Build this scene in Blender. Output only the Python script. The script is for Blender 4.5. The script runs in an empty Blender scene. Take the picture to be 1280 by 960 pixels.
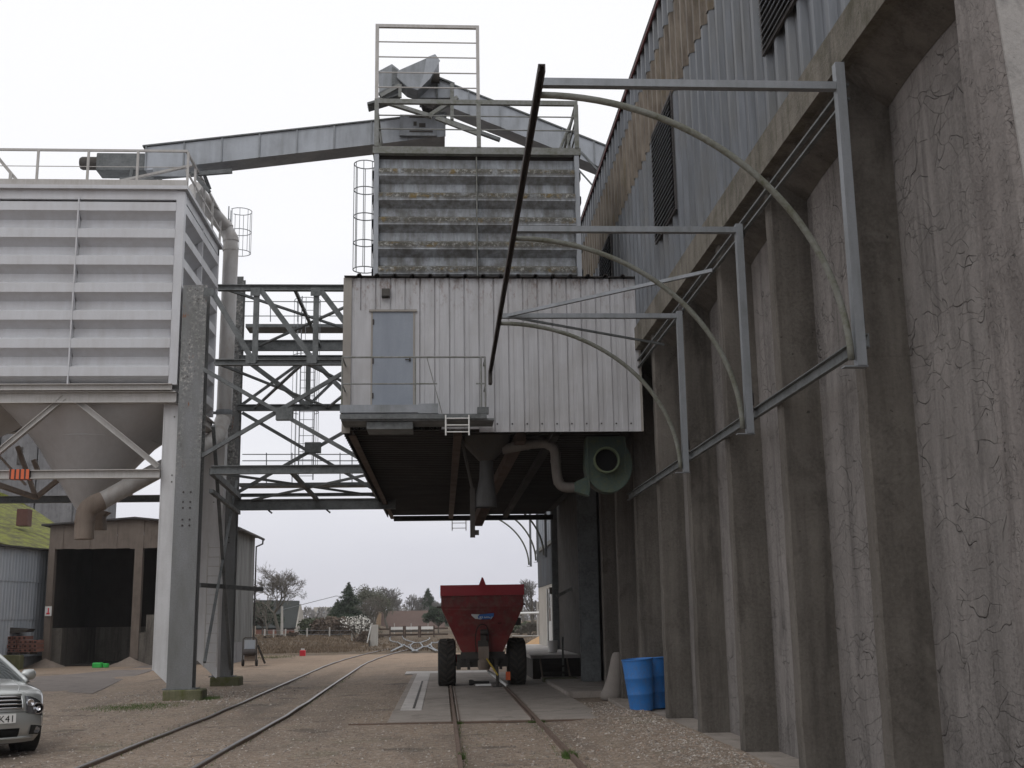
import bpy, math, random
from mathutils import Vector, Matrix, noise as mnoise
random.seed(7)
R = math.radians
sc = bpy.context.scene
col = sc.collection

# ------------------------------------------------------------------ survey
# The camera stands at the origin of the survey; at() turns a bearing taken
# from the photograph, at a known distance Y, into a point in metres.
CAM_H = 1.85; FPX = 1450.0
YAW, PITCH, ROLL = R(3.55), R(11.45), R(-0.868)
cy, sy, cp, sp = math.cos(YAW), math.sin(YAW), math.cos(PITCH), math.sin(PITCH)
FWD = Vector((sy*cp, cy*cp, sp)); RGT0 = Vector((cy, -sy, 0)); UP0 = RGT0.cross(FWD)
RGT = RGT0*math.cos(ROLL) + UP0*math.sin(ROLL)
UPV = -RGT0*math.sin(ROLL) + UP0*math.cos(ROLL)
EYE = Vector((0, 0, CAM_H))
def at(px, py, Y=None, X=None, Z=None):
    d = FWD + RGT*((px-640)/FPX) - UPV*((py-480)/FPX)
    t = Y/d.y if Y is not None else X/d.x if X is not None else (Z-CAM_H)/d.z
    return EYE + d*t

# ------------------------------------------------------------------ mesh builder
class MB:
    def __init__(s): s.v = []; s.f = []
    def add(s, vs, fs):
        n = len(s.v); s.v += [tuple(v) for v in vs]; s.f += [tuple(n+i for i in f) for f in fs]
    def box(s, x0, y0, z0, x1, y1, z1):
        s.add([(x0,y0,z0),(x1,y0,z0),(x1,y1,z0),(x0,y1,z0),(x0,y0,z1),(x1,y0,z1),(x1,y1,z1),(x0,y1,z1)],
              [(0,3,2,1),(4,5,6,7),(0,1,5,4),(1,2,6,5),(2,3,7,6),(3,0,4,7)])
    def cbox(s, x0, y0, z0, x1, y1, z1, c):   # box with chamfered vertical edges and top
        p = [(x0+c,y0),(x1-c,y0),(x1,y0+c),(x1,y1-c),(x1-c,y1),(x0+c,y1),(x0,y1-c),(x0,y0+c)]
        mx, my = (x0+x1)/2, (y0+y1)/2
        kx = (x1-x0-2*c)/(x1-x0); ky = (y1-y0-2*c)/(y1-y0)
        vs = [(x,y,z0) for x,y in p]+[(x,y,z1-c) for x,y in p]+[(mx+(x-mx)*kx,my+(y-my)*ky,z1) for x,y in p]
        fs = [tuple(range(7,-1,-1)), tuple(range(16,24))]
        for r in (0,8):
            for i in range(8):
                j=(i+1)%8; fs.append((r+i,r+j,r+8+j,r+8+i))
        s.add(vs, fs)
    def bar(s, a, b, w, h=None, up=(0,0,1)):  # rectangular section bar
        a, b = Vector(a), Vector(b); h = w if h is None else h
        d = (b-a).normalized(); u = Vector(up)
        if abs(d.dot(u)) > .98: u = Vector((0,1,0)) if abs(d.y) < .9 else Vector((1,0,0))
        r = d.cross(u).normalized(); u = r.cross(d).normalized()
        vs = [p + r*(i*w/2) + u*(j*h/2) for p in (a,b) for i,j in ((-1,-1),(1,-1),(1,1),(-1,1))]
        s.add(vs, [(0,3,2,1),(4,5,6,7),(0,1,5,4),(1,2,6,5),(2,3,7,6),(3,0,4,7)])
    def ibeam(s, a, b, w, h, t=.02, up=(0,0,1)):  # I section: web + two flanges
        a, b = Vector(a), Vector(b)
        d = (b-a).normalized(); u = Vector(up)
        if abs(d.dot(u)) > .98: u = Vector((0,1,0)) if abs(d.y) < .9 else Vector((1,0,0))
        r = d.cross(u).normalized(); u = r.cross(d).normalized()
        w2, h2, t2 = w/2, h/2, t/2
        pr = [(-w2,-h2),(w2,-h2),(w2,-h2+t),(t2,-h2+t),(t2,h2-t),(w2,h2-t),(w2,h2),(-w2,h2),(-w2,h2-t),(-t2,h2-t),(-t2,-h2+t),(-w2,-h2+t)]
        vs = [p + r*x_ + u*y_ for p in (a, b) for x_, y_ in pr]; n = 12
        fs = [(i, (i+1)%n, n+(i+1)%n, n+i) for i in range(n)]
        for k in (0, n):
            fs += [(k+0,k+1,k+2,k+3,k+10,k+11), (k+3,k+4,k+9,k+10), (k+4,k+5,k+6,k+7,k+8,k+9)]
        s.add(vs, fs)
    def tube(s, pts, r, n=8, cap=True, closed=False):
        pts = [Vector(p) for p in pts]; k = len(pts)
        rs = r if isinstance(r, (list, tuple)) else [r]*k
        t0 = (pts[1]-pts[0]).normalized()
        u = Vector((0,0,1)) if abs(t0.z) < .9 else Vector((1,0,0))
        u = (u - t0*u.dot(t0)).normalized(); base = len(s.v)
        for i, p in enumerate(pts):
            if closed: t = pts[(i+1)%k]-pts[i-1]
            elif i == 0: t = pts[1]-pts[0]
            elif i == k-1: t = pts[-1]-pts[-2]
            else: t = (pts[i+1]-p).normalized() + (p-pts[i-1]).normalized()
            t.normalize(); u = (u - t*u.dot(t)).normalized(); w = t.cross(u)
            for j in range(n):
                a = 2*math.pi*j/n
                s.v.append(tuple(p + (u*math.cos(a)+w*math.sin(a))*rs[i]))
        m = k if closed else k-1
        for i in range(m):
            for j in range(n):
                j2 = (j+1)%n; i2 = (i+1)%k
                s.f.append((base+i*n+j, base+i*n+j2, base+i2*n+j2, base+i2*n+j))
        if cap and not closed:
            s.f.append(tuple(base+j for j in range(n-1,-1,-1)))
            s.f.append(tuple(base+(k-1)*n+j for j in range(n)))
    def prism(s, poly, axis, a, b):  # polygon extruded along an axis
        def P(p, q):
            if axis == 'Y': return (p[0], q, p[1])
            if axis == 'X': return (q, p[0], p[1])
            return (p[0], p[1], q)
        n = len(poly)
        vs = [P(p, a) for p in poly] + [P(p, b) for p in poly]
        fs = [tuple(range(n)), tuple(range(2*n-1, n-1, -1))]
        fs += [(i, n+i, n+(i+1)%n, (i+1)%n) for i in range(n)]
        s.add(vs, fs)
    def sweep(s, prof, place, t0, t1):  # profile polyline swept between two stations (open sheet)
        n = len(prof)
        s.add([place(p, t0) for p in prof] + [place(p, t1) for p in prof],
              [(i, i+1, n+i+1, n+i) for i in range(n-1)])
    def lathe(s, prof, c, axis='Z', n=24):
        c = Vector(c); base = len(s.v)
        for r, h in prof:
            for j in range(n):
                a = 2*math.pi*j/n; x, y = r*math.cos(a), r*math.sin(a)
                s.v.append(tuple(c + Vector({'Z':(x,y,h),'Y':(x,h,y),'X':(h,x,y)}[axis])))
        for i in range(len(prof)-1):
            for j in range(n):
                s.f.append((base+i*n+j, base+i*n+(j+1)%n, base+(i+1)*n+(j+1)%n, base+(i+1)*n+j))
    def build(s, name, mat, parent=None, smooth=False, solid=0, bevel=0, fix=True):
        me = bpy.data.meshes.new(name)
        off = parent_loc(parent)
        me.from_pydata([(v[0]-off.x, v[1]-off.y, v[2]-off.z) for v in s.v], [], s.f)
        if fix:
            import bmesh
            bm = bmesh.new(); bm.from_mesh(me)
            bmesh.ops.recalc_face_normals(bm, faces=bm.faces); bm.to_mesh(me); bm.free()
        me.materials.append(mat)
        if smooth:
            for p in me.polygons: p.use_smooth = True
        o = bpy.data.objects.new(name, me); col.objects.link(o)
        if parent is not None: o.parent = parent
        if smooth == 'auto':
            m = o.modifiers.new('es', 'EDGE_SPLIT'); m.split_angle = R(38)
        if solid:
            m = o.modifiers.new('so', 'SOLIDIFY'); m.thickness = solid; m.offset = 0
        if bevel:
            m = o.modifiers.new('bv', 'BEVEL'); m.width = bevel; m.segments = 2; m.limit_method = 'ANGLE'
        return o
def parent_loc(p):
    v = Vector((0,0,0))
    while p is not None: v += p.location; p = p.parent
    return v
def empty(name, loc, label, cat, group=None):
    o = bpy.data.objects.new(name, None); col.objects.link(o); o.location = loc
    o.empty_display_size = .3
    tag(o, label, cat, group); return o
def tag(o, label=None, cat=None, group=None, kind=None):
    if label: o['label'] = label
    if cat: o['category'] = cat
    if group: o['group'] = group
    if kind: o['kind'] = kind
    return o
SPLIT = {'low_wall','deck_edge','corner_post','seam_strip','support_frame','casing_edge','inner_brace','brace','base','under_frame','top_frame','top_band','rib','side_stub','axle_housing','step_side','flange','clamp','drawbar','floor_channel','bottom_beam','door_frame','tall_guard_','front_brace','rear_brace','frame_bar','back_wall','hinge','edge_trim','joint_flange'}
def islands(m):
    par = list(range(len(m.v)))
    def f(a):
        while par[a] != a: par[a] = par[par[a]]; a = par[a]
        return a
    for fc in m.f:
        r0 = f(fc[0])
        for q in fc[1:]: par[f(q)] = r0
    groups = {}
    for fc in m.f: groups.setdefault(f(fc[0]), []).append(fc)
    out = []
    for g in groups.values():
        ids = sorted({i for fc in g for i in fc}); mp_ = {a: b for b, a in enumerate(ids)}
        n = MB(); n.v = [m.v[i] for i in ids]; n.f = [tuple(mp_[i] for i in fc) for fc in g]; out.append(n)
    return out
def part(name, mat, parent, fn, **k):
    m = MB(); fn(m)
    if name in SPLIT:
        for q in islands(m): o = q.build(name, mat, parent, **k)
        return o
    return m.build(name, mat, parent, **k)
def multi(name, mat, parent, fns, **k):
    return [part(name, mat, parent, f, **k) for f in fns]
def copy_tree(o, parent=None, loc=None):
    c = o.copy(); col.objects.link(c)
    if parent is not None: c.parent = parent
    if loc is not None: c.location = loc
    for ch in list(o.children): copy_tree(ch, c)
    return c

# ------------------------------------------------------------------ materials
class NT:
    def __init__(s, name):
        s.m = bpy.data.materials.new(name); s.m.use_nodes = True
        s.t = s.m.node_tree; s.b = s.t.nodes['Principled BSDF']
        s.pos = s.n('ShaderNodeNewGeometry').outputs['Position']
    def n(s, typ, **k):
        nd = s.t.nodes.new(typ)
        for a, v in k.items(): setattr(nd, a, v)
        return nd
    def link(s, a, b): s.t.links.new(a, b)
    def scale(s, vec):
        m = s.n('ShaderNodeMapping'); m.inputs['Scale'].default_value = vec
        s.link(s.pos, m.inputs['Vector']); return m.outputs['Vector']
    def noise(s, sc_, det=5, rough=.6, vec=(1,1,1), dist=0):
        nd = s.n('ShaderNodeTexNoise'); nd.inputs['Scale'].default_value = sc_
        nd.inputs['Detail'].default_value = det; nd.inputs['Roughness'].default_value = rough
        nd.inputs['Distortion'].default_value = dist
        s.link(s.scale(vec), nd.inputs['Vector']); return nd.outputs['Fac']
    def ramp(s, f, p0, p1, c0=0, c1=1):
        nd = s.n('ShaderNodeMapRange'); nd.inputs['From Min'].default_value = p0
        nd.inputs['From Max'].default_value = p1; nd.inputs['To Min'].default_value = c0
        nd.inputs['To Max'].default_value = c1; s.link(f, nd.inputs['Value']); return nd.outputs['Result']
    def mix(s, f, a, b, mode='MIX'):
        nd = s.n('ShaderNodeMix', data_type='RGBA', blend_type=mode)
        for i, x in ((0, f), (6, a), (7, b)):
            if isinstance(x, (int, float)): nd.inputs[i].default_value = x
            elif isinstance(x, tuple): nd.inputs[i].default_value = (*x, 1)
            else: s.link(x, nd.inputs[i])
        return nd.outputs[2]
    def math(s, op, a, b=0):
        nd = s.n('ShaderNodeMath', operation=op)
        for i, x in enumerate((a, b)):
            if isinstance(x, (int, float)): nd.inputs[i].default_value = x
            else: s.link(x, nd.inputs[i])
        return nd.outputs[0]
    def sep(s):
        nd = s.n('ShaderNodeSeparateXYZ'); s.link(s.pos, nd.inputs[0]); return nd.outputs
    def bump(s, h, strength=.4, dist=.02):
        nd = s.n('ShaderNodeBump'); nd.inputs['Strength'].default_value = strength
        nd.inputs['Distance'].default_value = dist; s.link(h, nd.inputs['Height'])
        s.link(nd.outputs[0], s.b.inputs['Normal'])
    def out(s, color, rough=.7, metal=0, spec=.5):
        if isinstance(color, tuple): s.b.inputs['Base Color'].default_value = (*color, 1)
        else: s.link(color, s.b.inputs['Base Color'])
        if isinstance(rough, (int, float)): s.b.inputs['Roughness'].default_value = rough
        else: s.link(rough, s.b.inputs['Roughness'])
        s.b.inputs['Metallic'].default_value = metal
        s.b.inputs['Specular IOR Level'].default_value = spec
        return s.m

def weathered(name, base, dirt, amount=.5, rough=.6, metal=0, scale=1.2, streak=(1,1,.12), bump=.15, third=None, spec=.4):
    t = NT(name)
    big = t.noise(scale, 6, .65); st = t.noise(scale*6, 4, .6, vec=streak); fine = t.noise(45, 3, .6)
    f = t.ramp(t.math('MULTIPLY', big, st), .16, .42, 0, 1)
    f = t.math('MULTIPLY', f, amount)
    c = t.mix(f, base, dirt)
    c = t.mix(t.ramp(fine, .3, .7, 0, .35), c, tuple(x*.72 for x in base))
    if third:
        g = t.ramp(t.noise(scale*9, 6, .7), .6, .72, 0, .8)
        c = t.mix(g, c, third)
    t.bump(fine, bump, .01)
    return t.out(c, t.ramp(big, .3, .7, max(rough-.12, .05), min(rough+.15, 1)), metal, spec)

M = {}
M['galv'] = weathered('galvanised_steel', (.27,.285,.305), (.13,.14,.13), .6, .55, .35, 2, bump=.1)
M['galv_light'] = weathered('galvanised_girder', (.34,.36,.39), (.2,.21,.21), .6, .5, .3, 1.2, bump=.1)
M['frame_grey'] = weathered('mossy_grey_frame', (.24,.245,.24), (.10,.105,.06), .8, .8, 0, 2.5, streak=(1,1,1), bump=.3)
M['shed_board'] = weathered('brown_dusty_shed_board', (.165,.135,.113), (.09,.072,.06), .7, .9, 0, 1.5)
M['shed_shade'] = weathered('shade_dark_shed_boards', (.035,.029,.025), (.02,.017,.015), .6, .95, 0, 1)  # near-black boards: the shed interior's shade is put into the colour
M['truss'] = weathered('dark_truss_steel', (.165,.175,.178), (.045,.05,.045), .7, .7, .1, 3, streak=(1,1,1))
M['mossy_tube'] = weathered('mossy_galvanised_tube', (.20,.205,.185), (.085,.085,.045), .9, .8, 0, 4, streak=(1,1,1), bump=.4, third=(.10,.11,.04))
M['white_paint'] = weathered('white_bin_paint', (.56,.567,.59), (.40,.385,.375), .55, .5, 0, .8, bump=.05)
M['white_col'] = weathered('white_column_paint', (.58,.58,.585), (.35,.34,.33), .6, .6, 0, 1, bump=.05)
M['rail_white'] = weathered('pale_railing_paint', (.47,.455,.44), (.3,.28,.24), .6, .6, 0, 3, bump=.05)
M['hopper'] = weathered('dull_hopper_steel', (.52,.52,.53), (.40,.39,.385), .6, .5, .2, .9, streak=(1,1,.3), bump=.04)
M['spout'] = weathered('spout_steel', (.44,.43,.42), (.24,.19,.15), .6, .5, .1, 1, streak=(1,1,.4), bump=.05)
M['dusty'] = weathered('dusty_brown_steel', (.24,.195,.16), (.13,.10,.08), .7, .85, 0, 1.5)
M['brown_beam'] = weathered('brown_red_oxide', (.085,.055,.040), (.04,.028,.022), .7, .8, 0, 2)
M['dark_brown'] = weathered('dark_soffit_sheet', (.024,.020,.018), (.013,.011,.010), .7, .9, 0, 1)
M['cabin'] = weathered('cabin_cladding', (.43,.43,.45), (.27,.25,.245), .7, .5, 0, .9, streak=(1,1,.15), bump=.05, third=None)
t = NT('cabin_cladding_rust')
z = t.sep()[2]
big = t.noise(.9, 6, .65); st = t.noise(6, 4, .6, vec=(1,1,.12)); sp1 = t.noise(11, 5, .75, vec=(1,1,.5))
c = t.mix(t.ramp(st, .4, .7, 0, .6), (.45,.45,.465), (.33,.325,.33))
c = t.mix(t.ramp(big, .45, .65, 0, .4), c, (.31,.295,.285))
rz = t.math('MULTIPLY', t.ramp(sp1, .52, .66), t.ramp(z, 7.7, 8.55))
c = t.mix(t.math('MULTIPLY', rz, .75), c, (.16,.095,.07))
rz = t.math('MULTIPLY', t.ramp(t.noise(5,5,.7,vec=(1,1,.3)), .5, .62), t.ramp(z, 8.35, 8.62))
c = t.mix(t.math('MULTIPLY', rz, .8), c, (.14,.11,.095))
t.bump(t.noise(1.5, 3, .5, vec=(1,1,.6)), .5, .09)
M['cabin'] = t.out(c, .5, .05)
M['door_blue'] = weathered('grey_blue_door_paint', (.27,.30,.345), (.19,.21,.25), .7, .5, 0, .8, bump=.03)
M['roof_dark'] = weathered('dark_roof_sheet', (.06,.055,.055), (.03,.03,.025), .6, .8, 0, 2)
M['black'] = weathered('black_rubber', (.022,.021,.02), (.05,.045,.038), .6, .85, 0, 4)
M['tread'] = weathered('dusty_tread_rubber', (.05,.043,.036), (.025,.022,.02), .6, .9, 0, 4)
M['duct'] = weathered('dull_grey_duct', (.17,.155,.14), (.10,.085,.07), .6, .7, .1, 3)
M['frame_dark'] = weathered('dark_grey_sleeve', (.09,.09,.09), (.05,.045,.04), .6, .6, .2, 3)
M['dark_steel'] = weathered('dark_greasy_steel', (.05,.046,.042), (.09,.07,.05), .5, .7, .1, 5)
M['rusty'] = weathered('rusty_channel', (.055,.05,.05), (.085,.062,.05), .5, .8, 0, 6)
M['rust_rail'] = weathered('rail_rust', (.16,.11,.085), (.09,.07,.06), .6, .75, .1, 7)
M['rail_head'] = NT('polished_rail_head').out((.26,.25,.255), .4, .8)
M['green_fan'] = weathered('mint_green_fan_paint', (.055,.09,.08), (.16,.16,.06), .45, .55, 0, 3, streak=(1,1,1))
t = NT('scraped_red_paint')
a = t.noise(1.4, 7, .7); b = t.noise(8, 6, .75, vec=(1,1,.4)); zz = t.sep()[2]
c = t.mix(t.ramp(a, .38, .62), (.20,.012,.014), (.115,.014,.013))
c = t.mix(t.ramp(b, .58, .66, 0, .7), c, (.075,.045,.036))
c = t.mix(t.math('MULTIPLY', t.ramp(t.noise(5,5,.7), .46, .62), .55), c, (.13,.075,.055))
c = t.mix(t.math('MULTIPLY', t.ramp(zz, 1.42, 1.38), .5), c, (.21,.035,.03))
M['red'] = t.out(c, .6)
M['red_rim'] = weathered('bright_red_rim_paint', (.34,.012,.022), (.2,.012,.015), .4, .4, 0, 2)
M['blue_barrel'] = weathered('blue_plastic', (.022,.17,.50), (.09,.12,.18), .6, .5, 0, 4, streak=(1,1,.4), third=(.16,.2,.26))
M['yellow'] = weathered('yellow_paint', (.5,.36,.03), (.2,.13,.03), .5, .6, 0, 9)
M['orange'] = weathered('orange_strap', (.75,.15,.05), (.3,.08,.04), .5, .7, 0, 9)
t = NT('striped_warning_strap'); wv = t.n('ShaderNodeTexWave', wave_type='BANDS', bands_direction='X'); wv.inputs['Scale'].default_value = 2.6; wv.inputs['Distortion'].default_value = .6; t.link(t.pos, wv.inputs['Vector'])
M['strap'] = t.out(t.mix(t.ramp(wv.outputs['Fac'], .68, .76), (.62,.13,.05), (.03,.022,.02)), .7)
M['sack'] = weathered('grey_woven_sack', (.25,.225,.205), (.2,.18,.16), .6, .9, 0, 5)
M['timber'] = weathered('grey_timber', (.055,.048,.042), (.03,.026,.023), .7, .9, 0, 3)
M['cream'] = weathered('cream_render', (.50,.47,.42), (.3,.27,.24), .5, .85, 0, 1)
M['cream_dark'] = weathered('grey_render', (.33,.31,.28), (.2,.18,.17), .6, .9, 0, 1)
M['white'] = weathered('white_gloss', (.72,.72,.70), (.5,.48,.44), .4, .4, 0, 3)
M['plain_red'] = weathered('red_plastic', (.65,.03,.05), (.4,.03,.04), .3, .4, 0, 9)
M['plain_green'] = weathered('green_plastic', (.03,.42,.07), (.03,.25,.05), .3, .4, 0, 9)
M['terracotta'] = weathered('terracotta', (.22,.10,.075), (.12,.07,.055), .7, .9, 0, 6, third=(.38,.27,.21))
M['bark'] = weathered('bark', (.13,.115,.095), (.08,.075,.06), .6, .95, 0, 3)
M['twig'] = weathered('bare_twigs', (.15,.135,.115), (.10,.09,.075), .5, .95, 0, .6, streak=(1,1,1))
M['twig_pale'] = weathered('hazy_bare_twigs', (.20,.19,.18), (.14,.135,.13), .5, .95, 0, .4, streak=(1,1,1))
M['blossom'] = weathered('white_blossom', (.62,.60,.55), (.35,.33,.28), .5, .9, 0, 2)
M['ever'] = weathered('evergreen_needles', (.030,.05,.03), (.055,.065,.035), .8, .9, 0, .8, streak=(1,1,1))
M['grey_leaf'] = weathered('grey_green_leaves', (.115,.115,.085), (.075,.08,.055), .8, .9, 0, .6, streak=(1,1,1))
M['ever2'] = weathered('olive_leaves', (.07,.08,.045), (.045,.055,.035), .8, .9, 0, .6, streak=(1,1,1))
M['scrub'] = weathered('brown_scrub', (.13,.10,.075), (.09,.06,.05), .8, .95, 0, .8, streak=(1,1,1))
M['dry_grass'] = weathered('dry_grass_blades', (.17,.125,.085), (.11,.08,.055), .7, .95, 0, .5, streak=(1,1,1))
M['green_grass'] = weathered('green_grass_blades', (.07,.12,.025), (.05,.08,.02), .6, .9, 0, 2, streak=(1,1,1))
M['stone'] = weathered('loose_gravel', (.40,.36,.32), (.24,.20,.17), .7, .95, 0, 9, streak=(1,1,1), bump=.4)
M['sand_heap'] = weathered('grain_heap', (.46,.29,.15), (.34,.22,.12), .5, .95, 0, 4)
M['roof_brown'] = weathered('brown_tile_roof', (.12,.08,.066), (.08,.055,.05), .7, .95, 0, .4, streak=(1,1,.3))
M['roof_slate'] = weathered('dark_slate_roof', (.045,.05,.048), (.03,.032,.03), .7, .9, 0, .5)
M['post_conc'] = weathered('pale_concrete_post', (.42,.40,.37), (.28,.26,.23), .6, .9, 0, 3)
M['plate'] = NT('plate_white').out((.7,.7,.68), .4)
M['ink'] = NT('black_ink').out((.012,.012,.012), .9, 0, .05)
M['logo_blue'] = NT('sticker_blue').out((.03,.12,.36), .4)
M['logo_white'] = NT('sticker_white').out((.5,.53,.52), .4)
M['chrome'] = NT('chrome').out((.7,.7,.72), .15, 1)
M['lamp_inner'] = NT('lamp_reflector').out((.35,.36,.38), .12, .9)
def glassy(name, c, rough=.05, trans=0):
    t = NT(name); t.b.inputs['Transmission Weight'].default_value = trans
    t.b.inputs['Coat Weight'].default_value = .6
    return t.out(c, rough, 0, .6)
M['win_glass'] = glassy('dark_window_glass', (.035,.045,.045))
M['lamp_glass'] = glassy('lamp_lens', (.9,.9,.9), .03, 1)
t = NT('silver_car_paint'); t.b.inputs['Coat Weight'].default_value = 1; t.b.inputs['Coat Roughness'].default_value = .06
M['silver'] = t.out((.44,.455,.445), .36, .6)

# galvanised sheet of the grain store (dark, with drips)
t = NT('store_cladding'); z = t.sep()
st = t.noise(7, 4, .6, vec=(1,1,.1)); bg = t.noise(.7, 4, .6)
c = t.mix(t.ramp(st, .35, .65), (.15,.162,.18), (.09,.098,.108))
c = t.mix(t.ramp(bg, .45, .7, 0, .5), c, (.12,.115,.10))
M['clad'] = t.out(c, .55, .25)
t = NT('stained_translucent_sheet')
a = t.noise(5, 5, .65, vec=(1,1,.22)); b = t.noise(1.6, 5, .7, vec=(1,1,.5)); g = t.noise(12, 4, .6, vec=(1,1,.15))
c = t.mix(t.ramp(a, .35, .62), (.19,.16,.125), (.085,.065,.045))
c = t.mix(t.ramp(b, .55, .66, 0, .6), c, (.11,.08,.03))
c = t.mix(t.ramp(g, .55, .7, 0, .6), c, (.06,.055,.04))
M['stained'] = t.out(c, .7)

# tower panels: galvanised with lichen on the upward slopes
t = NT('lichened_tower_sheet')
nrm = t.n('ShaderNodeNewGeometry').outputs['Normal']; sx = t.n('ShaderNodeSeparateXYZ'); t.link(nrm, sx.inputs[0])
upf = t.ramp(sx.outputs[2], .1, .4)
st = t.noise(9, 4, .6, vec=(1,1,.15)); ln = t.noise(9, 8, .78); lb = t.noise(13, 8, .8); yl = t.noise(3.5, 6, .7)
c = t.mix(t.ramp(st, .35, .7), (.38,.41,.45), (.20,.205,.20))
zz = t.sep()[2]
md = t.math('FRACT', t.math('DIVIDE', t.math('SUBTRACT', zz, 8.72), .537))    # height within one pressed rib
ledge = t.math('MULTIPLY', t.ramp(md, .28, .40), t.ramp(md, .66, .52))
low = t.math('SUBTRACT', 1, t.ramp(zz, 10.3, 11.5, 0, .5))
lich = t.math('MULTIPLY', t.math('MAXIMUM', ledge, upf), t.ramp(t.noise(3, 5, .7), .30, .46))
c = t.mix(lich, c, (.12,.115,.095))
c = t.mix(t.math('MULTIPLY', lich, t.ramp(lb, .52, .57)), c, (.42,.42,.40))
c = t.mix(t.math('MULTIPLY', t.math('MULTIPLY', t.ramp(yl, .54, .64), t.ramp(md, .28, .36)), t.ramp(md,.66,.5)), c, (.22,.155,.055))
dk = t.math('MULTIPLY', t.ramp(t.noise(2.2, 5, .7), .42, .62), t.math('MULTIPLY', low, .65))
c = t.mix(dk, c, (.085,.08,.07))
t.bump(t.math('MULTIPLY', ln, lich), 1, .04)
M['tower'] = t.out(c, .75, .1)

# grey painted column with flaking rust
t = NT('flaking_grey_column')
z = t.sep()[2]
fl = t.noise(11, 8, .72); rz = t.noise(6, 5, .7, vec=(1,1,.3)); lb = t.noise(1.6, 5, .65, vec=(1,1,.3)); grain = t.noise(30, 4, .7)
up = t.math('MULTIPLY', t.ramp(z, 5.0, 7.0), t.ramp(t.noise(1.1, 3, .5, vec=(2.2,1,.35)), .42, .55))
c = t.mix(t.ramp(lb, .35, .7), (.215,.22,.228), (.14,.142,.135))
c = t.mix(t.ramp(grain, .4, .7, 0, .5), c, (.11,.115,.105))
c = t.mix(t.math('MULTIPLY', up, t.ramp(fl, .53, .56)), c, (.34,.33,.31))
c = t.mix(t.math('MULTIPLY', up, t.ramp(fl, .43, .40)), c, (.07,.058,.05))
c = t.mix(t.math('MULTIPLY', t.ramp(z, 5.0, 7), t.ramp(rz, .62, .68)), c, (.20,.085,.04))
t.bump(t.math('ADD', fl, t.math('MULTIPLY', grain, .4)), .7, .02)
M['column'] = t.out(c, .75)

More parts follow.
